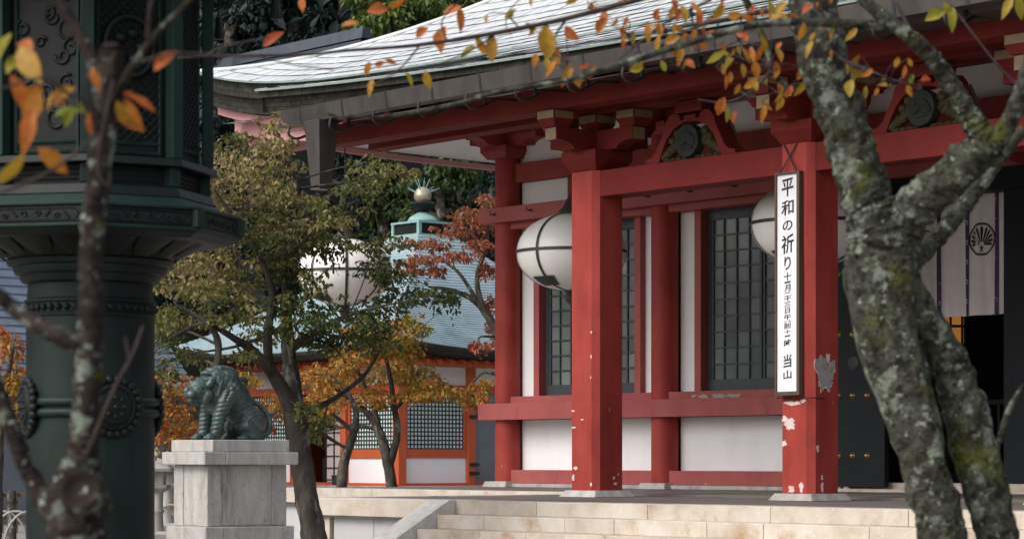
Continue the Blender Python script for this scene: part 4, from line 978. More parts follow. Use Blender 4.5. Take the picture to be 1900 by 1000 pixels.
for k in range(16):                                      # petals of the bowl
    t0 = 2 * PI * k / 16; vs = []; rows = [(1.30, 484, .5), (1.44, 473, .8), (1.72, 456, .95), (1.98, 440, .7), (2.10, 428, .12)]
    for rr, y, wv in rows:
        for j in range(5):
            f = (j / 4 - .5) * 2; t = t0 + f * wv * PI / 16; bul = .018 * (1 - f * f)
            vs.append(((rs * rr + bul + .006) * math.cos(t), (rs * rr + bul + .006) * math.sin(t), BZ(y)))
    MB().add(vs, [(i * 5 + j, i * 5 + j + 1, (i + 1) * 5 + j + 1, (i + 1) * 5 + j) for i in range(4) for j in range(4)]).build('petal', M['bronze_dark'], bl, smooth='all')
R1 = 280 * pxm; zp0, zp1 = 2.69, 2.815
octo(R1 * .90, R1 * .985, zp0 - .03, zp0, M['bronze'], 'gallery_rim'); octo(R1, R1, zp0 + .001, zp0 + .02, M['bronze_edge'], 'gallery_rim')
octo(R1 * .985, R1 * .985, zp0 + .021, zp1 - .02, M['bronze_dark'], 'gallery'); octo(R1 * 1.0, R1 * 1.0, zp1 - .019, zp1, M['bronze_edge'], 'gallery_rim')
def corner(r, k): t = OPH + PI / 4 * k; return Vector((r * math.cos(t), r * math.sin(t), 0))
for k in range(8):
    c = corner(R1 * .99, k); MB().box(-.03, .03, -.02, .02, zp0 + .021, zp1 - .0195).build('gallery_post', M['bronze_edge'], bl, loc=c, rot=(0, 0, OPH + PI / 4 * k + PI / 2))
    if k in (0, 1, 2, 7, 6):                             # raised scroll relief on the gallery faces
        c0, c1 = corner(R1 * .985, k), corner(R1 * .985, (k + 1) % 8); q = MB(); u_ = (c1 - c0).normalized(); nr = Vector((u_.y, -u_.x, 0))
        L_ = (c1 - c0).length
        for s in (-1, 1):
            for j in range(4):
                cc = c0 + u_ * (L_ * (.5 + s * (.06 + .085 * j))); zz = (zp0 + zp1) / 2; rr = .018
                q.tube([cc + u_ * (rr * (1 - .1 * i) * math.cos(i * .8) * s) + Vector((0, 0, zz + rr * (1 - .1 * i) * math.sin(i * .8 + j * 1.5))) + nr * .002 for i in range(9)], .0055, 5)
        fr = [c0 + u_ * L_ * .1 + Vector((0, 0, zp0 + .035)), c0 + u_ * L_ * .9 + Vector((0, 0, zp0 + .035)), c0 + u_ * L_ * .93 + Vector((0, 0, (zp0 + zp1) / 2)), c0 + u_ * L_ * .9 + Vector((0, 0, zp1 - .035)), c0 + u_ * L_ * .1 + Vector((0, 0, zp1 - .035)), c0 + u_ * L_ * .07 + Vector((0, 0, (zp0 + zp1) / 2)), c0 + u_ * L_ * .1 + Vector((0, 0, zp0 + .035))]
        q.tube(fr, .004, 4); q.build('scroll_relief', M['bronze'], bl)
R2 = 219 * pxm
octo(R2 * 1.14, R2 * 1.06, zp1 + .001, zp1 + .05, M['bronze_edge'], 'fire_box_base'); octo(R2 * 1.06, R2 * 1.02, zp1 + .051, zp1 + .105, M['bronze'], 'fire_box_base')
octo(R2 * .93, R2 * .93, zp1 + .106, 3.02, M['bronze_dark'], 'fire_box_vents'); octo(R2 * 1.08, R2 * 1.06, 3.021, 3.062, M['bronze'], 'fire_box_rail')
octo(R2 * .92, R2 * .92, 3.063, 4.06, M['bronze_dark'], 'fire_box')
for k in range(8):
    t = OPH + PI / 4 * k; c = corner(R2 * .985, k)
    MB().prism([(-.035, -.03), (.035, -.03), (.035, .03), (-.035, .03)], 'z', 3.063, 4.06).build('fire_box_post', M['bronze_edge'], bl, loc=c, rot=(0, 0, t + PI / 2), bevel=.006)
    MB().box(-.035, .035, -.03, .03, zp1 + .106, 3.02).build('fire_box_post', M['bronze_edge'], bl, loc=corner(R2 * .96, k), rot=(0, 0, t + PI / 2), bevel=.006)
    if k in (6, 7, 0, 1):
        c0, c1 = corner(R2 * .93, k), corner(R2 * .93, (k + 1) % 8); u_ = (c1 - c0).normalized(); L_ = (c1 - c0).length
        nr = Vector((u_.y, -u_.x, 0)); P3 = lambda s, z, o=0: c0 + u_ * (s * L_) + nr * o + Vector((0, 0, z))
        q = MB()
        for zz in (3.085, 3.135, 3.99): q.tube([P3(.1, zz), P3(.9, zz)], .010, 5)
        for s in (.12, .88): q.tube([P3(s, 3.08), P3(s, 4.05)], .010, 5)
        q.build('panel_frame', M['bronze_edge'], bl)
        vt = MB()
        for j in range(3): vt.tube([P3(.12, 2.945 + .024 * j, .004), P3(.88, 2.945 + .024 * j, .004)], .006, 5)
        vt.build('vent_bar', M['bronze'], bl)
        q = MB()
        if k != 7:                                       # pierced diaper lattice
            st_ = .045; w0 = .13 * L_; w1 = .87 * L_
            for sgn in (-1, 1):
                for i in range(-30, 60):
                    pts = []
                    for s in np.linspace(w0, w1, 13):
                        z = 3.14 + i * st_ + sgn * (s - w0) * 1.0
                        if 3.14 < z < 3.99: pts.append(c0 + u_ * s + nr * .004 + Vector((0, 0, z)))
                    if len(pts) > 1: q.tube([pts[0], pts[-1]], .0045, 4)
            tag(q.build('lattice_relief', M['bronze'], bl), kind='stuff')
            if k == 0:
                q = MB(); q.tube([P3(.5 + .30 * math.cos(t), 3.62 + .15 * math.sin(t), .012) for t in np.linspace(0, 2 * PI, 25)], .016, 6)
                for i in range(5): q.sphere(P3(.5 + .14 * math.cos(i * 1.26), 3.62 + .07 * math.sin(i * 1.26), .0), .035, 8, 6, (1, 1, .8))
                q.build('panel_medallion', M['bronze'], bl, smooth='all')
        else:                                            # flowing figure relief
            rs_ = random.Random(5)
            for i in range(26):                              # cloud scrolls in low relief
                cs, cz, rr, a0 = rs_.uniform(.2, .8), rs_.uniform(3.2, 3.95), rs_.uniform(.03, .075), rs_.uniform(0, 6.28)
                q.tube([P3(cs + rr / L_ * (1 - i2 * .055) * math.cos(a0 + i2 * .55), cz + rr * (1 - i2 * .055) * math.sin(a0 + i2 * .55), -.004) for i2 in range(14)], .010, 6)
            q.build('scroll_relief', M['bronze_dark'], bl, smooth='all')
# roof of the lantern and its corner bells (the roof itself is above the picture)
prof = [(R2 * 1.05, 4.061), (.97, 4.10), (1.03, 4.15), (.98, 4.19), (.7, 4.36), (.45, 4.6), (.3, 4.85), (.12, 4.95)]
MB().lathe(prof, 8, phase=OPH).build('lantern_roof', M['bronze'], bl)
MB().lathe([(.05, 4.96), (.16, 5.05), (.18, 5.2), (.08, 5.36), (.01, 5.5)], 16).build('lantern_finial', M['bronze_edge'], bl, smooth=True)
for k in range(8):
    c = corner(.96, k); q = MB(); q.lathe([(.026, 0), (.028, .02), (.022, .09), (.018, .12), (.004, .13)], 12); q.tube([(0, 0, .13), (0, 0, .26)], .005, 5)
    q.build('corner_bell', M['bronze_dark'], bl, loc=c + Vector((0, 0, 3.86)))
# medallions, link bands and raised characters on the shaft
for k, deg in enumerate((-66, 30, 122, 212)):
    t = -PI / 2 + R(deg); zc = BZ(757); c = Vector((rs * math.cos(t), rs * math.sin(t), zc))
    q = MB(); q.lathe([(.118, -.03), (.120, .016), (.105, .024), (.098, .016), (.090, .016), (.085, .026), (.02, .032)], 32)
    m_ = q.build('medallion', M['bronze_dark'], bl, smooth=True, loc=c, rot=(R(90), 0, t + PI / 2))
    q = MB()
    for i in range(22):
        a = 2 * PI * i / 22; q.sphere((.140 * math.cos(a), .140 * math.sin(a), .0), .028, 8, 6, (.9, .9, .8))
    tag(q.build('petal_rim', M['bronze_dark'], m_, smooth='all'), kind='stuff')
    q = MB(); q.sphere((0, 0, .03), .014, 8, 6)
    for i in range(8): q.sphere((.05 * math.cos(i * PI / 4), .05 * math.sin(i * PI / 4), .028), .012, 8, 6)
    tag(q.build('medallion_dots', M['bronze'], m_, smooth='all'), kind='stuff')
    for dz in (-.028, .028):
        MB().tube([(rs * 1.005 * math.cos(a), rs * 1.005 * math.sin(a), zc + dz) for a in np.linspace(t + .42, t + PI / 2 - .42, 10)], .024, 10).build('link_band', M['bronze'], bl, smooth='all')

# ------------------------------------------------------------------ second hall behind the trees
hc = np.array([-2.5, 69.9]); h2f = .86
h2 = thing('pavilion', 'small square vermilion pavilion with blue green pyramid roof behind the trees', 'pavilion', (hc[0], hc[1], h2f), ROT)
HH, HE = 3.5, 5.0; OR = M['orange_red']
MB().box(-4.3, 4.3, -4.3, 4.3, -h2f, -.03).build('base', M['granite'], h2, bevel=.02)
MB().box(-3.9, 3.9, -3.9, 3.9, -.029, .0).build('veranda', OR, h2)
bay = 2 * HH / 3
seen = []
for side in range(4):
    rz = side * PI / 2
    for k in range(4):
        p = Matrix.Rotation(rz, 3, 'Z') @ Vector((-HH + k * bay, -HH, 0)); key = (round(p.x, 2), round(p.y, 2))
        if key in seen: continue
        seen.append(key); MB().box(p.x - .13, p.x + .13, p.y - .13, p.y + .13, 0, 3.2).build('post', OR, h2, bevel=.01)
def face(side):
    Rm = Matrix.Rotation(side * PI / 2, 4, 'Z'); rot = (0, 0, side * PI / 2)
    B_ = lambda name, m, *a, par=None: MB().box(*a).build(name, m, par or h2, rot=rot)
    B_('sill_beam', OR, -HH + .13, HH - .13, -HH - .08, -HH + .08, .0005, .04)
    B_('head_beam', OR, -HH + .13, HH - .13, -HH - .09, -HH + .09, 2.42, 2.62)
    B_('wall_panel', M['plaster_clean'], -HH + .13, HH - .13, -HH - .02, -HH + .04, 2.621, 3.1)
    for k in range(3):
        x0, x1 = -HH + k * bay + .131, -HH + (k + 1) * bay - .131
        if side == 0 and k == 1:                           # open bay with shoji screens inside
            sj = MB().box(x0 + .6, x1, -HH + .5, -HH + .53, .05, 2.4).build('shoji_screen', M['soffit'], h2, rot=rot)
            for i in range(5): MB().box(x0 + .6 + i * (x1 - x0 - .6) / 4 - .014, x0 + .6 + i * (x1 - x0 - .6) / 4 + .014, -HH + .47, -HH + .499, .05, 2.4).build('screen_bar', M['iron'], sj)
            for j in range(8): MB().box(x0 + .6, x1, -HH + .475, -HH + .498, .1 + j * .32, .125 + j * .32).build('screen_bar', M['iron'], sj)
            B_('wall_panel', M['dark_wood'], x0, x1, -HH + .9, -HH + .95, .03, 2.4); continue
        if side == 1 and k == 1:
            B_('wall_panel', M['grey_wall'], x0, x1, -HH - .02, -HH + .04, .041, 2.42)
            for zz in (.25, .48, 1.75): B_('hinge', M['iron'], x0 - .22, x0 + .08, -HH - .18, -HH - .13, zz, zz + .09)
            continue
        B_('wall_panel', M['plaster_clean'], x0, x1, -HH - .02, -HH + .04, .041, .70)
        B_('rail', OR, x0, x1, -HH - .06, -HH + .07, .701, .93)
        fr = B_('window', OR, x0, x1, -HH - .05, -HH - .02, 2.40, 2.419)
        for (xa, xb) in ((x0, x0 + .10), (x1 - .10, x1)): MB().box(xa, xb, -HH - .05, -HH + .05, .931, 2.40).build('window_jamb', OR, fr, rot=(0, 0, rot[2]) if False else None) if side == 0 else B_('window_jamb', OR, xa, xb, -HH - .05, -HH + .05, .931, 2.40)
        B_('pane', M['plaster_clean'], x0 + .1, x1 - .1, -HH - .012, -HH + .03, .931, 2.40)
        if side in (0, 1):
            lw = x1 - x0 - .2; nxb = int(round(lw / .118)); nzb = 13
            for i in range(nxb + 1):
                xx = x0 + .1 + lw * i / nxb; B_('lattice_bar', M['green_lattice'], xx - .017, xx + .017, -HH - .030, -HH - .013, .932, 2.40)
            for j in range(nzb + 1):
                zz = .945 + 1.44 * j / nzb; B_('lattice_bar', M['green_lattice'], x0 + .1, x1 - .1, -HH - .032, -HH - .014, zz - .019, zz + .019)
for s_ in range(4): face(s_)
# roof: four concave slopes with upturned corners, courses stepped
ZE, ZA, RA = 4.36 - h2f, 7.74 - h2f, .64
def rz2(s, t):                                             # s 0 eave..1 apex, t -1..1 across
    return ZE + (ZA - ZE) * (.72 * s + .28 * s * s) + .34 * abs(t) ** 3 * (1 - s) ** 2
nr_, nt_ = 44, 16
r2 = None
for side in range(4):
    q = MB(); rot = (0, 0, side * PI / 2)
    for j in range(nr_):
        s0, s1 = j / nr_, (j + 1) / nr_; h0 = HE + (RA - HE) * s0; h1 = HE + (RA - HE) * s1; vs = []
        for i in range(nt_ + 1):
            t = -1 + 2 * i / nt_; zz = rz2(s0, t)
            vs += [(t * h0, -h0, zz + .028), (t * h1, -h1, rz2(s1, t) + .002), (t * h0, -h0, zz - .006)]
        q.add(vs, [(3 * i, 3 * i + 3, 3 * i + 4, 3 * i + 1) for i in range(nt_)] + [(3 * i + 2, 3 * i + 5, 3 * i + 3, 3 * i) for i in range(nt_)])
    o = q.build('roof', M['roof2'], h2, rot=rot)
    q = MB(); vs = []
    for i in range(nt_ + 1):
        t = -1 + 2 * i / nt_; z = rz2(0, t)
        vs += [(t * HE, -HE, z), (t * (HE - .02), -HE + .02, z - .09), (t * (HE - .12), -HE + .12, z - .22), (t * (HE - .8), -HE + .8, z - .26)]
    q.add(vs, [(4 * i + k + 1, 4 * i + k + 5, 4 * i + k + 4, 4 * i + k) for i in range(nt_) for k in range(3)]); q.build('eave_edge', M['eave'], h2, rot=rot)
    MB().box(-HE + .7, HE - .7, -HE + .65, -HE + .85, ZE - .42, ZE - .262).build('eave_beam', OR, h2, rot=rot)
    MB().box(-HH - .2, HH + .2, -HH - .12, -HH + .12, 3.12, 3.36).build('eave_beam', OR, h2, rot=rot)
    for i in range(22):
        x = -HE + .9 + i * (2 * HE - 1.8) / 21; q = MB(); q.add([(x - .05, -HE + .5, ZE - .25), (x + .05, -HE + .5, ZE - .25), (x + .05, -HH, ZE + .05), (x - .05, -HH, ZE + .05), (x - .05, -HE + .5, ZE - .37), (x + .05, -HE + .5, ZE - .37), (x + .05, -HH, ZE - .07), (x - .05, -HH, ZE - .07)], [(0, 1, 2, 3), (7, 6, 5, 4), (4, 5, 1, 0), (5, 6, 2, 1), (7, 4, 0, 3)])
        q.build('rafter', OR, h2, rot=rot)
MB().box(-RA, RA, -RA, RA, ZA - .02, ZA + .04).build('finial_base', M['verdigris'], h2)
fb = MB().box(-RA + .06, RA - .06, -RA + .06, RA - .06, ZA + .041, ZA + .34).build('finial_base', M['bronze_dark'], h2)
MB().box(-RA, RA, -RA, RA, ZA + .341, ZA + .40).build('finial_base', M['verdigris'], h2)
for x in (-1, 1):
    for y in (-1, 1): MB().box(x * (RA - .06) - .05, x * (RA - .06) + .05, y * (RA - .06) - .05, y * (RA - .06) + .05, ZA + .0405, ZA + .3405).build('finial_post', M['verdigris'], h2)
MB().lathe([(.42, ZA + .401), (.43, ZA + .46), (.36, ZA + .56), (.24, ZA + .62), (.16, ZA + .68)], 24).build('finial_dome', M['verdigris'], h2, smooth=True)
MB().lathe([(.17, ZA + .66), (.15, ZA + .72), (.30, ZA + .82), (.38, ZA + .92), (.30, ZA + .98), (.18, ZA + 1.0)], 24).build('finial_bowl', M['bronze'], h2, smooth=True)
M['gilt'] = pm('gilt_ball', [(.40, .33, .24), (.52, .44, .33)], 5, .35, .05, metal=.5)
MB().sphere((0, 0, ZA + 1.16), .25, 20, 14).build('finial_ball', M['gilt'], h2, smooth='all')
for k in range(14):
    t = 2 * PI * k / 14; el = R(25 + 40 * (k % 2)); d = Vector((math.cos(t) * math.cos(el), math.sin(t) * math.cos(el), math.sin(el)))
    MB().tube([Vector((0, 0, ZA + 1.16)) + d * .24, Vector((0, 0, ZA + 1.16)) + d * .52], [.014, .008], 5).build('finial_ray', M['verdigris'], h2)
# black offering tub on the veranda
bp = at(630, 893, 64.6)
t = thing('black_tub', 'small round black tub beside the open bay of the pavilion', 'tub', (bp.x, bp.y, h2f), 0)
MB().lathe([(.18, .0), (.20, .02), (.20, .26), (.185, .26), (.17, .05)], 18).build('body', M['iron'], t, smooth=True); MB().lathe([(.21, .20), (.215, .21), (.215, .25), (.21, .26)], 18, caps=False).build('rim', M['iron'], t)

# ------------------------------------------------------------------ roofs of farther buildings
def gable(name, label, u, v, d, L, Wd, zw, zr, mat, wall, rot=ROT, zg=0.0):
    p = at(u, v, d); t = thing(name, label, 'building', (p.x, p.y, zg), rot)
    MB().box(-L / 2 + .6, L / 2 - .6, -Wd / 2 + .8, Wd / 2 - .8, 0, zw - zg).build('wall', wall, t)
    for s in (-1, 1):
        q = MB(); rows = 22; n_ = 2
        for j in range(rows):
            f0, f1 = j / rows, (j + 1) / rows
            y0, y1 = s * Wd / 2 * (1 - f0), s * Wd / 2 * (1 - f1); cv = lambda f: zw - zg - .5 + (zr - zw + .5) * (.8 * f + .2 * f * f)
            q.add([(-L / 2, y0, cv(f0) + .05), (L / 2, y0, cv(f0) + .05), (L / 2, y1, cv(f1)), (-L / 2, y1, cv(f1)), (-L / 2, y0, cv(f0) - .03), (L / 2, y0, cv(f0) - .03)],
                  [(0, 1, 2, 3), (4, 5, 1, 0)] if s < 0 else [(3, 2, 1, 0), (0, 1, 5, 4)])
        q.build('roof', mat, t)
        MB().box(-L / 2, L / 2, s * Wd / 2 - .1, s * Wd / 2 + .1, zw - zg - .72, zw - zg - .5).build('eave', M['gutter_dark'], t)
    q = MB(); q.prism([(-.22, zr - zg - .05), (.22, zr - zg - .05), (.16, zr - zg + .35), (-.16, zr - zg + .35)], 'x', -L / 2 - .1, L / 2 + .1); q.build('ridge', mat, t)
    for s in (-1, 1): MB().prism([(-Wd / 2 + .8, zw - zg - .3), (Wd / 2 - .8, zw - zg - .3), (0, zr - zg - .3)], 'x', s * (L / 2 - .7) - .05, s * (L / 2 - .7) + .05).build('gable_wall', wall, t)
    return t
gable('hillside_hall', 'dark slate roofed hall on the wooded hillside above the main roof', 490, 110, 96, 13, 8, 14.6, 16.9, M['slate_roof'], M['dark_wood'], zg=6)
gable('tile_roofed_house', 'house with blue grey tiled roof far left behind the bronze lantern', -95, 560, 62, 9, 9, 3.6, 7.6, M['blue_tile'], M['grey_wall'], rot=ROT - PI / 2)

# ------------------------------------------------------------------ trees of the middle distance
def px_limb(base, d, pts, dd=None):
    out = []
    for i, p in enumerate(pts):
        de = d + (p[3] if len(p) > 3 else 0); q = at(p[0], p[1], de) - base; out.append((q.x, q.y, q.z, p[2] * .5 * de / F_PX))
    return out
D1 = 27.6; b1 = at(590, 0, D1); b1.z = 0
L1 = [[(590, 1110, 80), (583, 1000, 58), (570, 930, 52), (557, 850, 48), (548, 775, 50), (540, 700, 38, .1), (535, 640, 31, .2), (531, 570, 24, .3), (535, 480, 19, .4), (545, 400, 15, .5), (552, 350, 11, .5), (520, 262, 7, .4)],
      [(548, 770, 40), (512, 702, 30, -.2), (470, 652, 21, -.5), (430, 625, 15, -.8), (380, 600, 12, -1.0), (320, 625, 8, -1.2)],
      [(500, 690, 24, -.2), (496, 620, 20, -.3), (505, 545, 16, -.2), (478, 470, 11, -.3), (430, 400, 8, -.4), (395, 350, 5, -.4)],
      [(536, 650, 24, .2), (575, 622, 17, 0), (630, 592, 11, -.4), (690, 572, 6, -.7), (770, 556, 3, -.8)],
      [(548, 772, 22), (610, 745, 13, .5), (672, 700, 9, .9), (705, 650, 5, 1.0)],
      [(538, 450, 20, .4), (585, 385, 15, .7), (650, 345, 10, 1.0), (720, 320, 6, 1.2)],
      [(400, 690, 14, -.9), (405, 640, 16, -.9), (385, 600, 12, -1.0), (330, 570, 8, -1.1)],
      [(545, 772, 16), (590, 800, 10, .3), (640, 830, 6, .4)]]
P1 = []
for x, y, rx, ry, t in [(505, 232, 22, 22, .6), (480, 275, 62, 28, .58), (512, 268, 26, 20, .55), (430, 318, 52, 28, .55), (508, 318, 44, 26, .55), (588, 380, 40, 14, .5), (690, 308, 44, 14, .45),
                        (470, 358, 75, 30, .62), (560, 385, 50, 20, .5), (400, 385, 40, 28, .6), (680, 352, 45, 16, .45), (430, 425, 75, 30, .66), (345, 470, 52, 30, .68), (420, 480, 80, 32, .68), (500, 430, 60, 24, .55),
                        (325, 525, 45, 30, .66), (400, 540, 80, 28, .62), (470, 520, 50, 26, .5), (550, 455, 60, 20, .38), (545, 500, 36, 26, .3), (620, 446, 52, 12, .3), (700, 452, 48, 12, .30), (345, 585, 60, 24, .5),
                        (440, 588, 60, 20, .45), (545, 560, 34, 30, .22), (585, 582, 40, 20, .22), (645, 597, 60, 22, .18), (700, 565, 62, 20, .15), (765, 545, 60, 18, .15), (735, 512, 55, 18, .2), (815, 548, 26, 10, .2),
                        (580, 628, 38, 20, .25), (310, 630, 34, 26, .4), (305, 690, 24, 32, .45), (350, 655, 36, 14, .4), (620, 640, 34, 14, .3), (590, 790, 26, 24, .28), (575, 755, 20, 18, .3), (690, 640, 36, 14, .2),
                        (640, 385, 35, 14, .45), (578, 520, 24, 22, .25), (612, 468, 30, 10, .28), (705, 488, 30, 10, .25), (530, 470, 40, 26, .5), (520, 560, 34, 24, .35), (600, 410, 44, 16, .45), (680, 332, 32, 11, .45), (735, 318, 30, 10, .45), (380, 440, 50, 26, .66), (300, 590, 30, 26, .55), (475, 620, 40, 16, .4), (545, 605, 30, 20, .3), (840, 552, 18, 8, .2), (660, 620, 50, 18, .2), (700, 600, 40, 14, .2), (500, 350, 40, 24, .6), (450, 300, 40, 22, .6), (530, 352, 26, 16, .55), (365, 520, 50, 28, .66), (570, 430, 44, 16, .42), (455, 655, 30, 12, .4), (520, 392, 40, 16, .5)]:
    P1.append((*px_pad(b1, x, y, rx * 1.10, ry * .80, D1 + rng.uniform(-.9, .9), .55), t + rng.uniform(-.14, .12)))
tree('cherry_tree', 'large cherry tree with olive green leaves and grey trunk behind the tiger pedestal', 'tree', b1, [px_limb(b1, D1, [(p_[0], p_[1], p_[2] * .86, *p_[3:]) for p_ in l_]) for l_ in L1], P1, M['leaf_big'], M['bark_dark'], .074, 400, group=None, twigs=3, fringe=6, tn=12, rough=.16)
# orange cherries between terrace and pavilion
D2 = 52.0; b2 = at(730, 0, D2); b2.z = 0
L2 = [[(732, 990, 28), (727, 905, 22), (718, 850, 20), (703, 800, 17), (680, 765, 12), (640, 735, 8), (600, 700, 4)], [(722, 862, 16), (737, 805, 14), (730, 745, 11), (722, 690, 8), (705, 620, 4)],
      [(704, 800, 12), (690, 745, 10), (665, 690, 7), (650, 650, 4)], [(732, 760, 9), (770, 725, 7), (830, 715, 5), (880, 735, 3)], [(700, 795, 8), (650, 790, 7), (600, 800, 5), (560, 815, 3)]]
P2 = [(*px_pad(b2, x, y, rx, ry, D2 + rng.uniform(-1.2, 1.2), .9), t) for x, y, rx, ry, t in [(700, 610, 46, 26, .42), (745, 640, 48, 28, .40), (670, 650, 50, 26, .55), (720, 690, 55, 26, .5), (640, 690, 40, 22, .6), (775, 690, 46, 20, .42),
      (690, 735, 50, 16, .6), (820, 722, 45, 14, .5), (610, 712, 34, 22, .6), (870, 735, 32, 14, .6), (770, 728, 36, 10, .5), (760, 595, 20, 16, .3), (655, 610, 25, 16, .5), (890, 715, 25, 12, .6)]]
tree('orange_cherry_tree', 'small orange leaved cherry tree with forked trunk before the lattice windows', 'tree', b2, [px_limb(b2, D2, l_) for l_ in L2], P2, M['leaf_orange'], M['bark'], .125, 300, group=None, twigs=4, fringe=3)
D3 = 50.0; b3 = at(632, 0, D3); b3.z = 0
L3 = [[(630, 1000, 24), (634, 900, 20), (640, 850, 19), (655, 805, 16), (660, 765, 11), (640, 720, 7), (600, 690, 4)], [(655, 800, 9), (620, 770, 7), (585, 745, 4)]]
P3_ = [(*px_pad(b3, x, y, rx, ry, D3 + rng.uniform(-1, 1), .8), t) for x, y, rx, ry, t in [(590, 690, 36, 18, .55), (575, 735, 34, 18, .6), (620, 745, 30, 14, .6), (600, 770, 34, 12, .5), (640, 665, 30, 12, .55)]]
tree('orange_cherry_tree', 'short crooked cherry tree with sparse orange leaves by the open pavilion bay', 'tree', b3, [px_limb(b3, D3, l_) for l_ in L3], P3_, M['leaf_orange'], M['bark'], .12, 260, group=None, twigs=4, fringe=3)
D4 = 46.0; b4 = at(430, 0, D4); b4.z = 0
L4 = [[(440, 1010, 30), (430, 900, 24), (420, 830, 18), (380, 780, 12), (330, 750, 6)], [(425, 840, 14), (470, 790, 10), (540, 750, 6)], [(420, 825, 10), (410, 760, 8), (370, 710, 4)]]
P4 = [(*px_pad(b4, x, y, rx, ry, D4 + rng.uniform(-1, 1), .8), t) for x, y, rx, ry, t in [(320, 760, 42, 34, .7), (360, 715, 44, 20, .6), (345, 800, 45, 20, .65), (420, 770, 40, 30, .7), (300, 710, 24, 20, .5), (520, 740, 44, 24, .6), (545, 700, 30, 20, .55), (480, 780, 40, 20, .7), (555, 790, 28, 16, .4), (300, 800, 20, 16, .7), (450, 700, 40, 14, .5)]]
tree('orange_cherry_tree', 'low orange leaved tree spreading behind the tiger statue', 'tree', b4, [px_limb(b4, D4, l_) for l_ in L4], P4, M['leaf_orange'], M['bark'], .12, 260, group=None, twigs=4, fringe=3)
D5 = 54.0; b5 = at(985, 0, D5); b5.z = 0
L5 = [[(985, 1010, 30), (975, 850, 26), (955, 720, 22), (925, 625, 18), (886, 562, 13), (835, 538, 8), (795, 532, 4)], [(900, 580, 12), (885, 520, 10), (905, 440, 7), (895, 375, 4)], [(885, 558, 8), (850, 505, 6), (800, 470, 4)], [(950, 710, 10), (900, 690, 6), (870, 720, 4)]]
P5 = [(*px_pad(b5, x, y, rx, ry, D5 + rng.uniform(-1, 1), .7), t) for x, y, rx, ry, t in [(905, 372, 26, 12, .5), (870, 398, 40, 12, .5), (905, 415, 30, 14, .6), (850, 430, 44, 10, .6), (890, 452, 36, 10, .6), (800, 452, 44, 9, .55), (850, 475, 50, 10, .65), (775, 480, 34, 9, .5), (905, 500, 26, 14, .7), (805, 500, 32, 9, .6), (912, 560, 20, 16, .6), (915, 610, 16, 14, .7), (760, 500, 24, 8, .5), (890, 640, 26, 8, .8)]]
tree('maple_tree', 'rust red tree with thin layered branches beside the corner column', 'tree', b5, [px_limb(b5, D5, l_) for l_ in L5], P5, M['leaf_maple'], M['bark'], .115, 300, group=None, twigs=4, fringe=3)
D6 = 40.0; b6 = at(-25, 0, D6); b6.z = 0
L6 = [[(-15, 1020, 36), (-10, 900, 32), (-5, 800, 26), (10, 720, 14), (25, 640, 6)], [(-5, 800, 14), (25, 760, 9), (45, 720, 4)]]
P6 = [(*px_pad(b6, x, y, rx, ry, D6 + rng.uniform(-1, 1), .7), t) for x, y, rx, ry, t in [(15, 640, 28, 30, .7), (30, 700, 26, 26, .55), (5, 745, 24, 26, .4), (-30, 690, 36, 40, .6), (40, 760, 14, 20, .6)]]
tree('orange_cherry_tree', 'pink and orange leaved tree at the far left edge beyond the bronze lantern', 'tree', b6, [px_limb(b6, D6, l_) for l_ in L6], P6, M['leaf_orange'], M['bark'], .11, 420, group=None, twigs=4, fringe=4)

# ------------------------------------------------------------------ trees of the hillside behind
def forest_tree(label, x, y_top, y_bot, d, wpx, leaf, kind, dens=1.0, tm=.5):
    base = at(x, 0, d); base.z = max(0.0, -.2 + 62 * (1 - math.exp(-(d - 88) / 55))) - .3 if d > 88 else 0.0
    ztop = at(0, y_top, d).z - base.z; zbot = max(at(0, y_bot, d).z - base.z, 1.0); rw = wpx * d / F_PX
    trunk = [(0, 0, 0, .45), (.2, .1, ztop * .3, .38), (-.1, .2, ztop * .6, .26), (.0, 0, ztop * .97, .06)]
    limbs = [trunk]; pads = []
    n = int(34 * dens)
    for i in range(n):
        f = (i + rng.random()) / n; z = zbot + (ztop - zbot) * f; th = rng.uniform(0, 2 * PI)
        if kind == 'cedar': rr = rw * (1.02 - f) ** .8 * rng.uniform(.35, 1.0); pr_ = (rw * .34, rw * .34, rw * .13)
        else: rr = rw * math.sqrt(max(.05, 1 - (2 * f - 1) ** 2)) * rng.uniform(.2, .85); pr_ = (rw * .34, rw * .34, rw * .22)
        c = (rr * math.cos(th), rr * math.sin(th), z); pads.append((c, pr_, tm + rng.uniform(-.18, .18)))
        limbs.append([(0, 0, max(z - rr * .45, .5), .12), (c[0] * .6, c[1] * .6, z - rr * .12, .07), (c[0], c[1], z, .03)])
    tree('cedar_tree' if kind == 'cedar' else 'forest_tree', label, 'tree', base, limbs, pads, leaf, M['bark'], .27 if kind != 'cedar' else .30, 105, group='trees of the wooded hillside', droop=.7, twigs=2, tn=6)
DK, MD, LT = M['leaf_dark'], M['leaf_mid'], M['leaf_light']
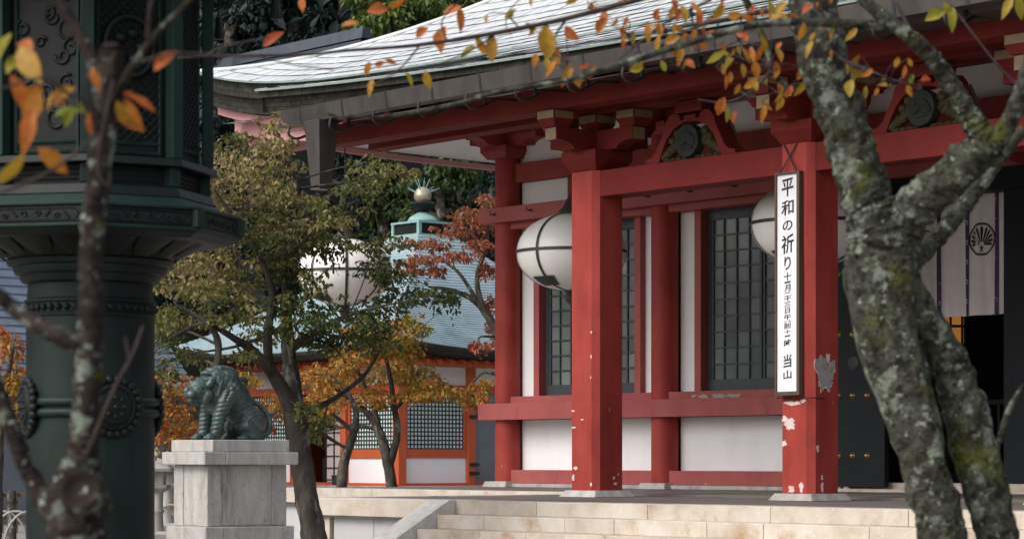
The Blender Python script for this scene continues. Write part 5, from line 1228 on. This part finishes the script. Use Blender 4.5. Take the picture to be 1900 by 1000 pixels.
for spec in [('dark cedar rising directly beside the bronze lantern roof', 430, -160, 250, 100, 130, DK, 'cedar', 1.3), ('dark cedar behind the slate roofed hillside hall', 540, -190, 240, 106, 130, DK, 'cedar', 1.3),
             ('tall dark cedar above the raised corner of the tiled roof', 640, -120, 300, 104, 110, DK, 'cedar', 1.2),
             ('light green round tree showing above the tiled roof slope', 730, -60, 230, 94, 125, LT, 'round', 1.3), ('green tree behind the upper roof slope near the leaves', 880, -90, 200, 98, 120, MD, 'round', 1.2),
             ('dark tree in the gap left of the pavilion finial', 640, 270, 560, 84, 75, DK, 'round', 1.2), ('mid green tree directly behind the pavilion finial', 820, 270, 520, 80, 85, MD, 'round', 1.3),
             ('dark tree behind the big cherry crown', 520, 250, 560, 82, 90, DK, 'round', 1.2), ('dark green tree between finial and corner column', 915, 290, 560, 86, 75, DK, 'round', 1.2),
             ('olive green tree behind the hanging chain', 715, 290, 520, 90, 80, MD, 'cedar', 1.2),
             ('dark cedar behind the left shoulder of the cherry', 400, 150, 600, 86, 85, DK, 'cedar', 1.2),
             ('green tree seen left of the bronze lantern shaft', -60, 200, 700, 90, 130, MD, 'round', 1.0), ('dark wide tree hidden mostly by the bronze lantern', 230, 100, 650, 90, 150, DK, 'round', 1.0)]:
    forest_tree(*spec[:9])

# distant wood covering the slope: reads as one mass
def hill_z(x, y):
    rr = math.hypot(x, y - 20); th = math.atan2(x, y - 20); s_ = rr - 68
    return -.2 + (38 + 24 * math.cos(th) + 20 * math.sin(th)) * (1 - math.exp(-max(s_, 0) / 55))
C, D, N, S, T = [], [], [], [], []
for i in range(620):
    th = rng.uniform(-1.25, 1.0); rr = 74 + 80 * rng.random() ** 1.3; x, y = rr * math.sin(th), 20 + rr * math.cos(th); h = rng.uniform(3, 6.5); z = hill_z(x, y)
    n = 110; pts = pad_points((x, y, z + h * .75), (h * .55, h * .55, h * .7), n); C.append(pts); D.append(rng.normal(size=(n, 3)) + np.array([0, 0, -.5])); N.append(rng.normal(size=(n, 3)) * .6 + np.array([0, 0, 1.0]))
    S.append(rng.uniform(.45, .9, n)); T.append(np.full(n, rng.uniform(.1, .8)) + rng.normal(0, .15, n))
wood = link('hillside_wood', leaf_mesh('hillside_wood', np.concatenate(C), np.concatenate(D), np.concatenate(N), np.concatenate(S), np.concatenate(T), M['leaf_dark'], T_FAR))
tag(wood, 'dense dark wood covering the far hillside', 'woodland', kind='stuff')

# ------------------------------------------------------------------ things beyond the pedestal at the far left
def stone_lantern(u, d, h, label):
    p = at(u, 0, d); t = thing('stone_lantern', label, 'stone lantern', (p.x, p.y, 0), R(20), 'stone lanterns beyond the pedestal')
    k = h / 2.0; G = M['granite']
    MB().lathe([(.36 * k, 0), (.36 * k, .18 * k), (.26 * k, .24 * k)], 6).build('base', G, t)
    MB().lathe([(.15 * k, .24 * k), (.13 * k, .6 * k), (.16 * k, .64 * k), (.16 * k, .68 * k), (.13 * k, .72 * k), (.14 * k, 1.05 * k)], 16).build('shaft', G, t, smooth=True)
    MB().lathe([(.15 * k, 1.051 * k), (.30 * k, 1.15 * k), (.30 * k, 1.22 * k)], 6).build('platform', G, t)
    MB().lathe([(.20 * k, 1.221 * k), (.20 * k, 1.50 * k)], 6).build('fire_box', G, t)
    MB().lathe([(.42 * k, 1.501 * k), (.43 * k, 1.56 * k), (.28 * k, 1.66 * k), (.10 * k, 1.78 * k)], 6).build('roof', G, t)
    MB().lathe([(.05 * k, 1.77 * k), (.11 * k, 1.84 * k), (.08 * k, 1.93 * k), (.01 * k, 2.0 * k)], 12).build('finial', G, t, smooth=True)
stone_lantern(291, 46, 1.75, 'grey stone lantern just right of the bronze shaft'); stone_lantern(311, 52, 1.7, 'pale stone lantern peeping from behind the pedestal edge')
def hoop(u, d, label):
    p = at(u, 0, d); t = thing('hoop_edging', label, 'garden hoop', (p.x, p.y, 0), R(15), 'low hoops edging the garden path')
    MB().tube([(.45 * math.cos(x), 0, .62 * math.sin(x)) for x in np.linspace(0, PI, 14)], .022, 6).build('hoop', M['granite'], t, smooth='all')
    MB().tube([(-.45, 0, .05), (.45, 0, .05)], .012, 5).build('ground_bar', M['granite'], t)
for u, tx in ((4, 'pale bent hoop at the extreme left edge of the picture'), (30, 'middle one of three pale bent hoops left of the bronze lantern'), (56, 'pale bent hoop touching the left side of the bronze shaft')): hoop(u, 44, tx)
for u, tx in ((292, 'pale bent hoop just right of the bronze shaft foot'), (318, 'pale bent hoop half hidden by the pedestal base')): hoop(u, 50, tx)
p = at(30, 0, 52); t = thing('garden_fence', 'low dark wooden fence far left behind the bronze lantern', 'fence', (p.x, p.y, 0), 0)
for k in range(9): MB().box(-1.2 + k * .3 - .03, -1.2 + k * .3 + .03, -.03, .03, 0, .85).build('picket', M['sign_wood'], t)
for z in (.3, .75): MB().box(-1.3, 1.3, .031, .06, z, z + .07).build('rail', M['sign_wood'], t)
p = at(22, 0, 47); t = thing('wooden_post', 'weathered grey post standing at the far left by the fence', 'post', (p.x, p.y, 0), 0)
MB().lathe([(.09, 0), (.085, .9), (.07, .95)], 10).build('shaft', M['bark'], t, smooth=True); MB().lathe([(.10, .7), (.10, .75)], 10).build('band', M['iron'], t)
p = at(300, 0, 60); t = thing('vermilion_fence', 'vermilion railing glimpsed between the bronze shaft and the pedestal', 'fence', (p.x, p.y, 0), 0)
for k in range(6): MB().box(-1.2 + k * .48 - .05, -1.2 + k * .48 + .05, -.05, .05, 0, 1.0).build('post', OR, t)
for z in (.4, .85): MB().box(-1.3, 1.3, -.03, .03, z, z + .09).build('rail', OR, t)

# ------------------------------------------------------------------ near trees: lichen covered cherry at the right, another at the left
def near_leaf_specs(base, specs, jit, size):
    C, D, N, S, T = [], [], [], [], []
    for (x, y, d, ang, spx, tn) in specs:
        p = at(x, y, d) - base; a = R(ang); C.append(p)
        dv = np.array([math.cos(a), rng.normal(0, .35), math.sin(a)]); D.append(dv)
        N.append(np.array([rng.normal(0, .45), -1.0, rng.normal(0, .45) + .3])); S.append(spx * d / F_PX); T.append(tn)
    return C, D, N, S, T
DR = 9.2; br_ = at(1800, 0, DR); br_.z = 0
NB = M['bark_near']
tr = thing('lichen_cherry_tree', 'near cherry tree with forked lichen covered trunk at the right and autumn leaves', 'tree', br_, 0)
def near_limb(d, pts): return px_limb(br_, d, pts)
trunk_limbs = [[(1880, 1500, 150), (1800, 1200, 110), (1750, 1000, 92), (1715, 860, 88), (1678, 730, 100), (1650, 640, 112), (1640, 560, 122), (1637, 490, 130), (1632, 430, 118), (1606, 360, 92), (1578, 270, 88), (1545, 170, 86), (1522, 80, 88), (1500, -30, 84), (1480, -160, 76)],
               [(1900, 1500, 120, .2), (1880, 1200, 100, .15), (1850, 1000, 82, .12), (1815, 860, 84, .1), (1778, 720, 78, .08), (1735, 630, 70, .05), (1690, 560, 70, .0), (1660, 500, 80, 0)],
               [(1650, 450, 100), (1690, 395, 84, -.05), (1745, 345, 78, -.1), (1800, 298, 76, -.15), (1842, 262, 66, -.2)],
               [(1848, 270, 56, -.2), (1806, 228, 44, -.2), (1772, 170, 36, -.22), (1735, 115, 32, -.25), (1690, 70, 28, -.3), (1630, 25, 24, -.3), (1570, -30, 18, -.3)],
               [(1835, 275, 50, -.2), (1868, 235, 34, -.25), (1893, 175, 30, -.3), (1915, 100, 26, -.3), (1930, 20, 22, -.3)],
               [(1670, 500, 50, .1), (1700, 478, 38, .25), (1745, 435, 34, .35), (1795, 375, 30, .4), (1850, 300, 26, .4), (1900, 240, 20, .4)]]
q = MB()
for lb in trunk_limbs:
    pp = bez(near_limb(DR, lb), 22); q.tube([p[:3] for p in pp], [p[3] for p in pp], 44, .20)
q.build('trunk', NB, tr, smooth='all')
branches = [([(1640, 48, 20, -.3), (1560, 44, 17, -.35), (1460, 42, 15, -.4), (1380, 52, 14, -.5), (1240, 92, 13, -.6), (1120, 130, 12, -.7), (1040, 152, 10, -.8), (930, 170, 9, -.9), (850, 192, 8, -1), (740, 214, 7, -1.1), (640, 218, 6, -1.2), (590, 206, 4, -1.2)]),
            ([(1250, -20, 12, -.2), (1184, 0, 11, -.3), (1051, 35, 10, -.4), (920, 62, 9, -.5), (780, 84, 7, -.6), (660, 93, 6, -.7), (560, 102, 6, -.8), (430, 104, 5, -.9), (330, 108, 4, -1)]),
            ([(1370, -30, 16, .3), (1392, 20, 14, .3), (1420, 80, 12, .3), (1438, 140, 9, .3), (1470, 170, 5, .3)]), ([(1432, 130, 6, .3), (1400, 165, 4, .3), (1350, 190, 4, .3), (1295, 185, 3, .3)]),
            ([(1440, 20, 7, 0), (1350, 35, 6, -.1), (1270, 60, 5, -.2), (1200, 105, 4, -.3)]), ([(1560, 110, 7, -.1), (1610, 130, 5, -.2), (1660, 150, 4, -.2), (1710, 160, 3, -.2)]),
            ([(1320, 0, 6, 0), (1240, 40, 5, 0), (1180, 85, 4, 0), (1150, 110, 3, 0)]), ([(1690, 60, 8, -.3), (1660, 0, 6, -.3)]), ([(1900, 170, 6, -.3), (1850, 120, 4, -.3), (1780, 30, 4, -.3), (1765, 10, 3, -.3)]),
            ([(1050, 38, 5, -.4), (1030, 70, 4, -.4), (1025, 120, 3, -.4)]), ([(830, 78, 4, -.6), (820, 40, 3, -.6), (850, 5, 3, -.6)]), ([(780, 84, 4, -.6), (740, 130, 3, -.6), (690, 160, 3, -.6)]),
            ([(920, 62, 4, -.5), (880, 90, 3, -.5), (800, 128, 3, -.5)]), ([(380, 104, 4, -.9), (420, 85, 3, -.9), (500, 70, 3, -.9)]), ([(470, 102, 3, -.9), (540, 120, 2.5, -.9), (620, 130, 2, -.9)]),
            ([(1855, 820, 14, -.1), (1868, 770, 11, -.15), (1885, 735, 9, -.2), (1900, 715, 8, -.2)])]
for lb in branches:
    pp = bez(near_limb(DR, lb), 6); MB().tube([p[:3] for p in pp], [max(p[3], .0022) for p in pp], 8, .10).build('branch', M['twig'] if lb[0][2] < 13 else NB, tr, smooth='all')
specs = []
clusters = []
def cluster(x, y, n, sx, sy, d, size=42, tmid=.62, tsd=.2, ang=-100, asd=35):
    n = max(3, int(n * .8)); sx *= 1.15; sy *= 1.1
    clusters.append((x, y, d, len(specs), len(specs) + n))
    for i in range(n): specs.append((x + rng.normal(0, sx), y + rng.normal(0, sy), d + rng.normal(0, .15), ang + rng.normal(0, asd), size * .78 * rng.uniform(.5, 1.15), tmid + .06 + rng.normal(0, tsd)))
cluster(1165, 60, 10, 22, 20, DR - .1, 40); cluster(1230, 55, 16, 32, 26, DR - .1, 38); cluster(1300, 60, 16, 32, 26, DR, 38); cluster(1370, 70, 14, 28, 34, DR, 38); cluster(1330, 115, 8, 30, 18, DR, 34, .4)
cluster(1430, 120, 16, 30, 34, DR + .2, 36, .6); cluster(1390, 175, 6, 30, 16, DR + .2, 32, .55); cluster(1450, 170, 12, 22, 18, DR + .2, 36, .45); cluster(1480, 60, 10, 24, 30, DR - .3, 38, .4)
cluster(1590, 120, 12, 24, 22, DR - .2, 38, .45); cluster(1650, 150, 9, 30, 16, DR - .2, 38, .4); cluster(1700, 160, 4, 16, 10, DR - .2, 36, .75); cluster(1560, 60, 6, 16, 20, DR - .2, 36, .5)
cluster(1055, 110, 10, 26, 22, DR - .5, 42, .45); cluster(1080, 140, 6, 20, 14, DR - .5, 40, .55); cluster(1010, 70, 4, 14, 18, DR - .4, 46, .5); cluster(940, 20, 5, 22, 14, DR - .4, 34, .6); cluster(1095, 8, 8, 30, 10, DR - .3, 36, .6)
cluster(1170, 120, 5, 16, 18, DR - .3, 38, .35); cluster(1240, 110, 5, 22, 14, DR - .2, 36, .4); cluster(1290, 20, 8, 30, 12, DR, 34, .7); cluster(1400, 20, 8, 26, 14, DR, 34, .65); cluster(1520, 20, 5, 16, 12, DR - .2, 34, .55)
for (x, y, a, s, t) in [(822, 75, -100, 48, .75), (893, 88, -60, 44, .55), (912, 90, -95, 48, .5), (868, 92, 215, 34, .2), (783, 62, 215, 30, .85), (855, 35, -80, 46, .8), (838, 18, 190, 36, .85), (738, 10, 10, 34, .75), (700, 20, 185, 38, .9), (648, 42, 180, 32, .85),
                        (682, 128, 250, 26, .65), (686, 160, 250, 30, .5), (704, 118, 20, 20, .8), (762, 148, -50, 34, .2), (793, 150, -80, 36, .4), (724, 115, -20, 22, .85), (1015, 82, -85, 64, .45), (1048, 145, -110, 36, .55), (993, 112, 260, 26, .6),
                        (1765, 35, -100, 40, .15), (1735, 30, 205, 40, .15), (1760, 22, -60, 36, .2), (1893, 15, -70, 44, .25), (1868, 10, 240, 40, .3), (1338, 198, 250, 34, .85), (1360, 218, 240, 26, .9), (560, 8, -90, 30, .85), (505, 72, 40, 42, .98), (1350, 125, 230, 40, .3), (1328, 105, 210, 40, .25)]:
    specs.append((x, y, DR - .5, a, s, t))
C, D, N, S, T = near_leaf_specs(br_, specs, .1, 40)
bn = np.array([p for lb in branches for p in bez(near_limb(DR, lb), 6)])
for (x, y, d, i0, i1) in clusters:                          # fine twigs carrying each spray of leaves
    c = np.array(at(x, y + 6, d) - br_); k = np.argmin(np.linalg.norm(bn[:, :3] - c, axis=1)); p0 = bn[k, :3]; q = MB()
    md = (p0 + c) / 2 + rng.normal(size=3) * .02; q.tube(bez([p0, md, c], 4), .0034, 5)
    for i in range(i0, i1):
        dv = np.array(D[i]) / np.linalg.norm(D[i]); e = np.array(C[i]) - dv * S[i] * .5; m2 = (c + e) / 2 + rng.normal(size=3) * .012
        q.tube(bez([c, m2, e], 3), [.0024, .0022, .002, .0018, .0016, .0014, .0012], 4)
    q.build('twig', M['twig'], tr, smooth='all')
for i in range(len(C)):                                    # each leaf its own part
    me = leaf_mesh('leaf', [C[i]], [D[i]], [N[i]], [S[i] * 1.08], np.array([T[i]]), M['leaf_near'], T_VAR[i % 4]); me.polygons.foreach_set('use_smooth', [True] * len(me.polygons)); link('leaf', me, tr)
# left near tree
DL = 5.2; bl_ = at(140, 0, DL); bl_.z = 0
tl_ = thing('left_cherry_tree', 'slim dark lichened cherry stem with a few big orange leaves before the bronze lantern', 'tree', bl_, 0)
LL = [[(150, 1700, 150), (145, 1250, 120), (143, 1000, 108), (142, 920, 100), (152, 850, 66), (160, 770, 52), (165, 690, 50), (168, 600, 48), (170, 500, 45), (172, 420, 44), (182, 330, 42), (194, 240, 44), (202, 160, 46), (207, 100, 44), (208, 92, 30)],
      [(196, 200, 34), (180, 140, 27, .05), (158, 85, 24, .08), (130, 35, 21, .1), (100, -20, 19, .12)], [(205, 205, 14), (222, 165, 15, -.05), (255, 110, 14, -.08), (290, 65, 13, -.1), (330, 25, 12, -.1), (370, -20, 11, -.1)],
      [(275, 75, 10, -.1), (277, 35, 9, -.1), (282, -10, 8, -.1)], [(150, 640, 36), (120, 628, 34, .0), (75, 605, 30, .05), (35, 580, 28, .1), (-10, 545, 30, .1), (-60, 520, 30, .1)],
      [(150, 1020, 40, .1), (100, 960, 38, .15), (62, 890, 34, .2), (35, 830, 32, .2), (10, 760, 30, .2), (-20, 680, 28, .2)], [(158, 850, 8, -.05), (185, 785, 8, -.08), (215, 715, 7, -.1), (245, 660, 6, -.1), (265, 605, 4, -.1)],
      [(240, 665, 5, -.1), (232, 625, 3.5, -.1)], [(186, 250, 9), (160, 190, 7, -.1), (120, 170, 6, -.15), (80, 145, 6, -.2), (20, 160, 5, -.2), (-20, 175, 5, -.2)], [(190, 230, 8, -.0), (160, 160, 6, -.1), (175, 110, 4, -.1)],
      [(178, 250, 6, -.1), (120, 300, 6, -.2), (70, 330, 7, -.25), (20, 350, 8, -.3), (-20, 360, 8, -.3)], [(260, 115, 5, -.1), (330, 100, 4, -.1), (420, 105, 4, -.1), (480, 108, 3, -.1)], [(210, 150, 5, -.1), (180, 300, 4, -.15), (200, 345, 4, -.15), (205, 320, 3, -.15)]]
q = MB()
for lb in LL[:6]:
    pp = bez(px_limb(bl_, DL, lb), 22); q.tube([p[:3] for p in pp], [p[3] for p in pp], 30, .22)
q.build('trunk', M['bark_left'], tl_, smooth='all')
for lb in LL[6:]:
    pp = bez(px_limb(bl_, DL, lb), 6); MB().tube([p[:3] for p in pp], [p[3] for p in pp], 8, .1).build('branch', M['twig'], tl_, smooth='all')
pp = at(148, 908, DL - .09) - bl_                          # sawn off limb with dark ring
MB().lathe([(.040, -.10), (.046, -.03), (.047, -.008), (.040, .003), (.032, -.008), (.010, -.012)], 20).build('cut_stub', M['bark_left'], tl_, smooth='all', loc=pp, rot=(R(72), 0, R(-8)))
specs = [(52, 118, DL - .15, -58, 84, .45), (28, 112, DL - .1, 60, 55, .15), (45, 88, DL - .1, 150, 44, .85), (40, 178, DL - .15, -62, 80, .82), (60, 200, DL - .18, -105, 70, .62), (48, 238, DL - .2, 255, 74, .78), (64, 168, DL - .1, 10, 36, .75),
         (20, 318, DL - .25, 235, 76, .38), (100, 298, DL - .2, -38, 66, .66), (173, 143, DL - .1, -70, 42, .72), (118, 172, DL - .1, 30, 44, .48), (92, 184, DL - .12, 240, 36, .5), (108, 190, DL - .1, 170, 34, .75), (122, 205, DL - .14, 25, 44, .02), (128, 220, DL - .14, -120, 36, .05), (152, 205, DL - .12, -80, 36, .15),
         (165, 232, DL - .05, -100, 46, .85), (233, 225, DL - .05, -70, 78, .42), (248, 215, DL - .03, -60, 66, .7), (268, 190, DL - .06, -25, 48, .85), (240, 176, DL - .04, 160, 26, .9), (305, 110, DL - .1, 50, 52, .88), (8, 85, DL - .1, 60, 50, .2)]
C, D, N, S, T = near_leaf_specs(bl_, specs, .1, 60)
for i in range(len(C)):
    me = leaf_mesh('leaf', [C[i]], [D[i]], [N[i]], [S[i] * 1.1], np.array([T[i]]), M['leaf_near'], T_VAR[i % 4]); me.polygons.foreach_set('use_smooth', [True] * len(me.polygons)); link('leaf', me, tl_)
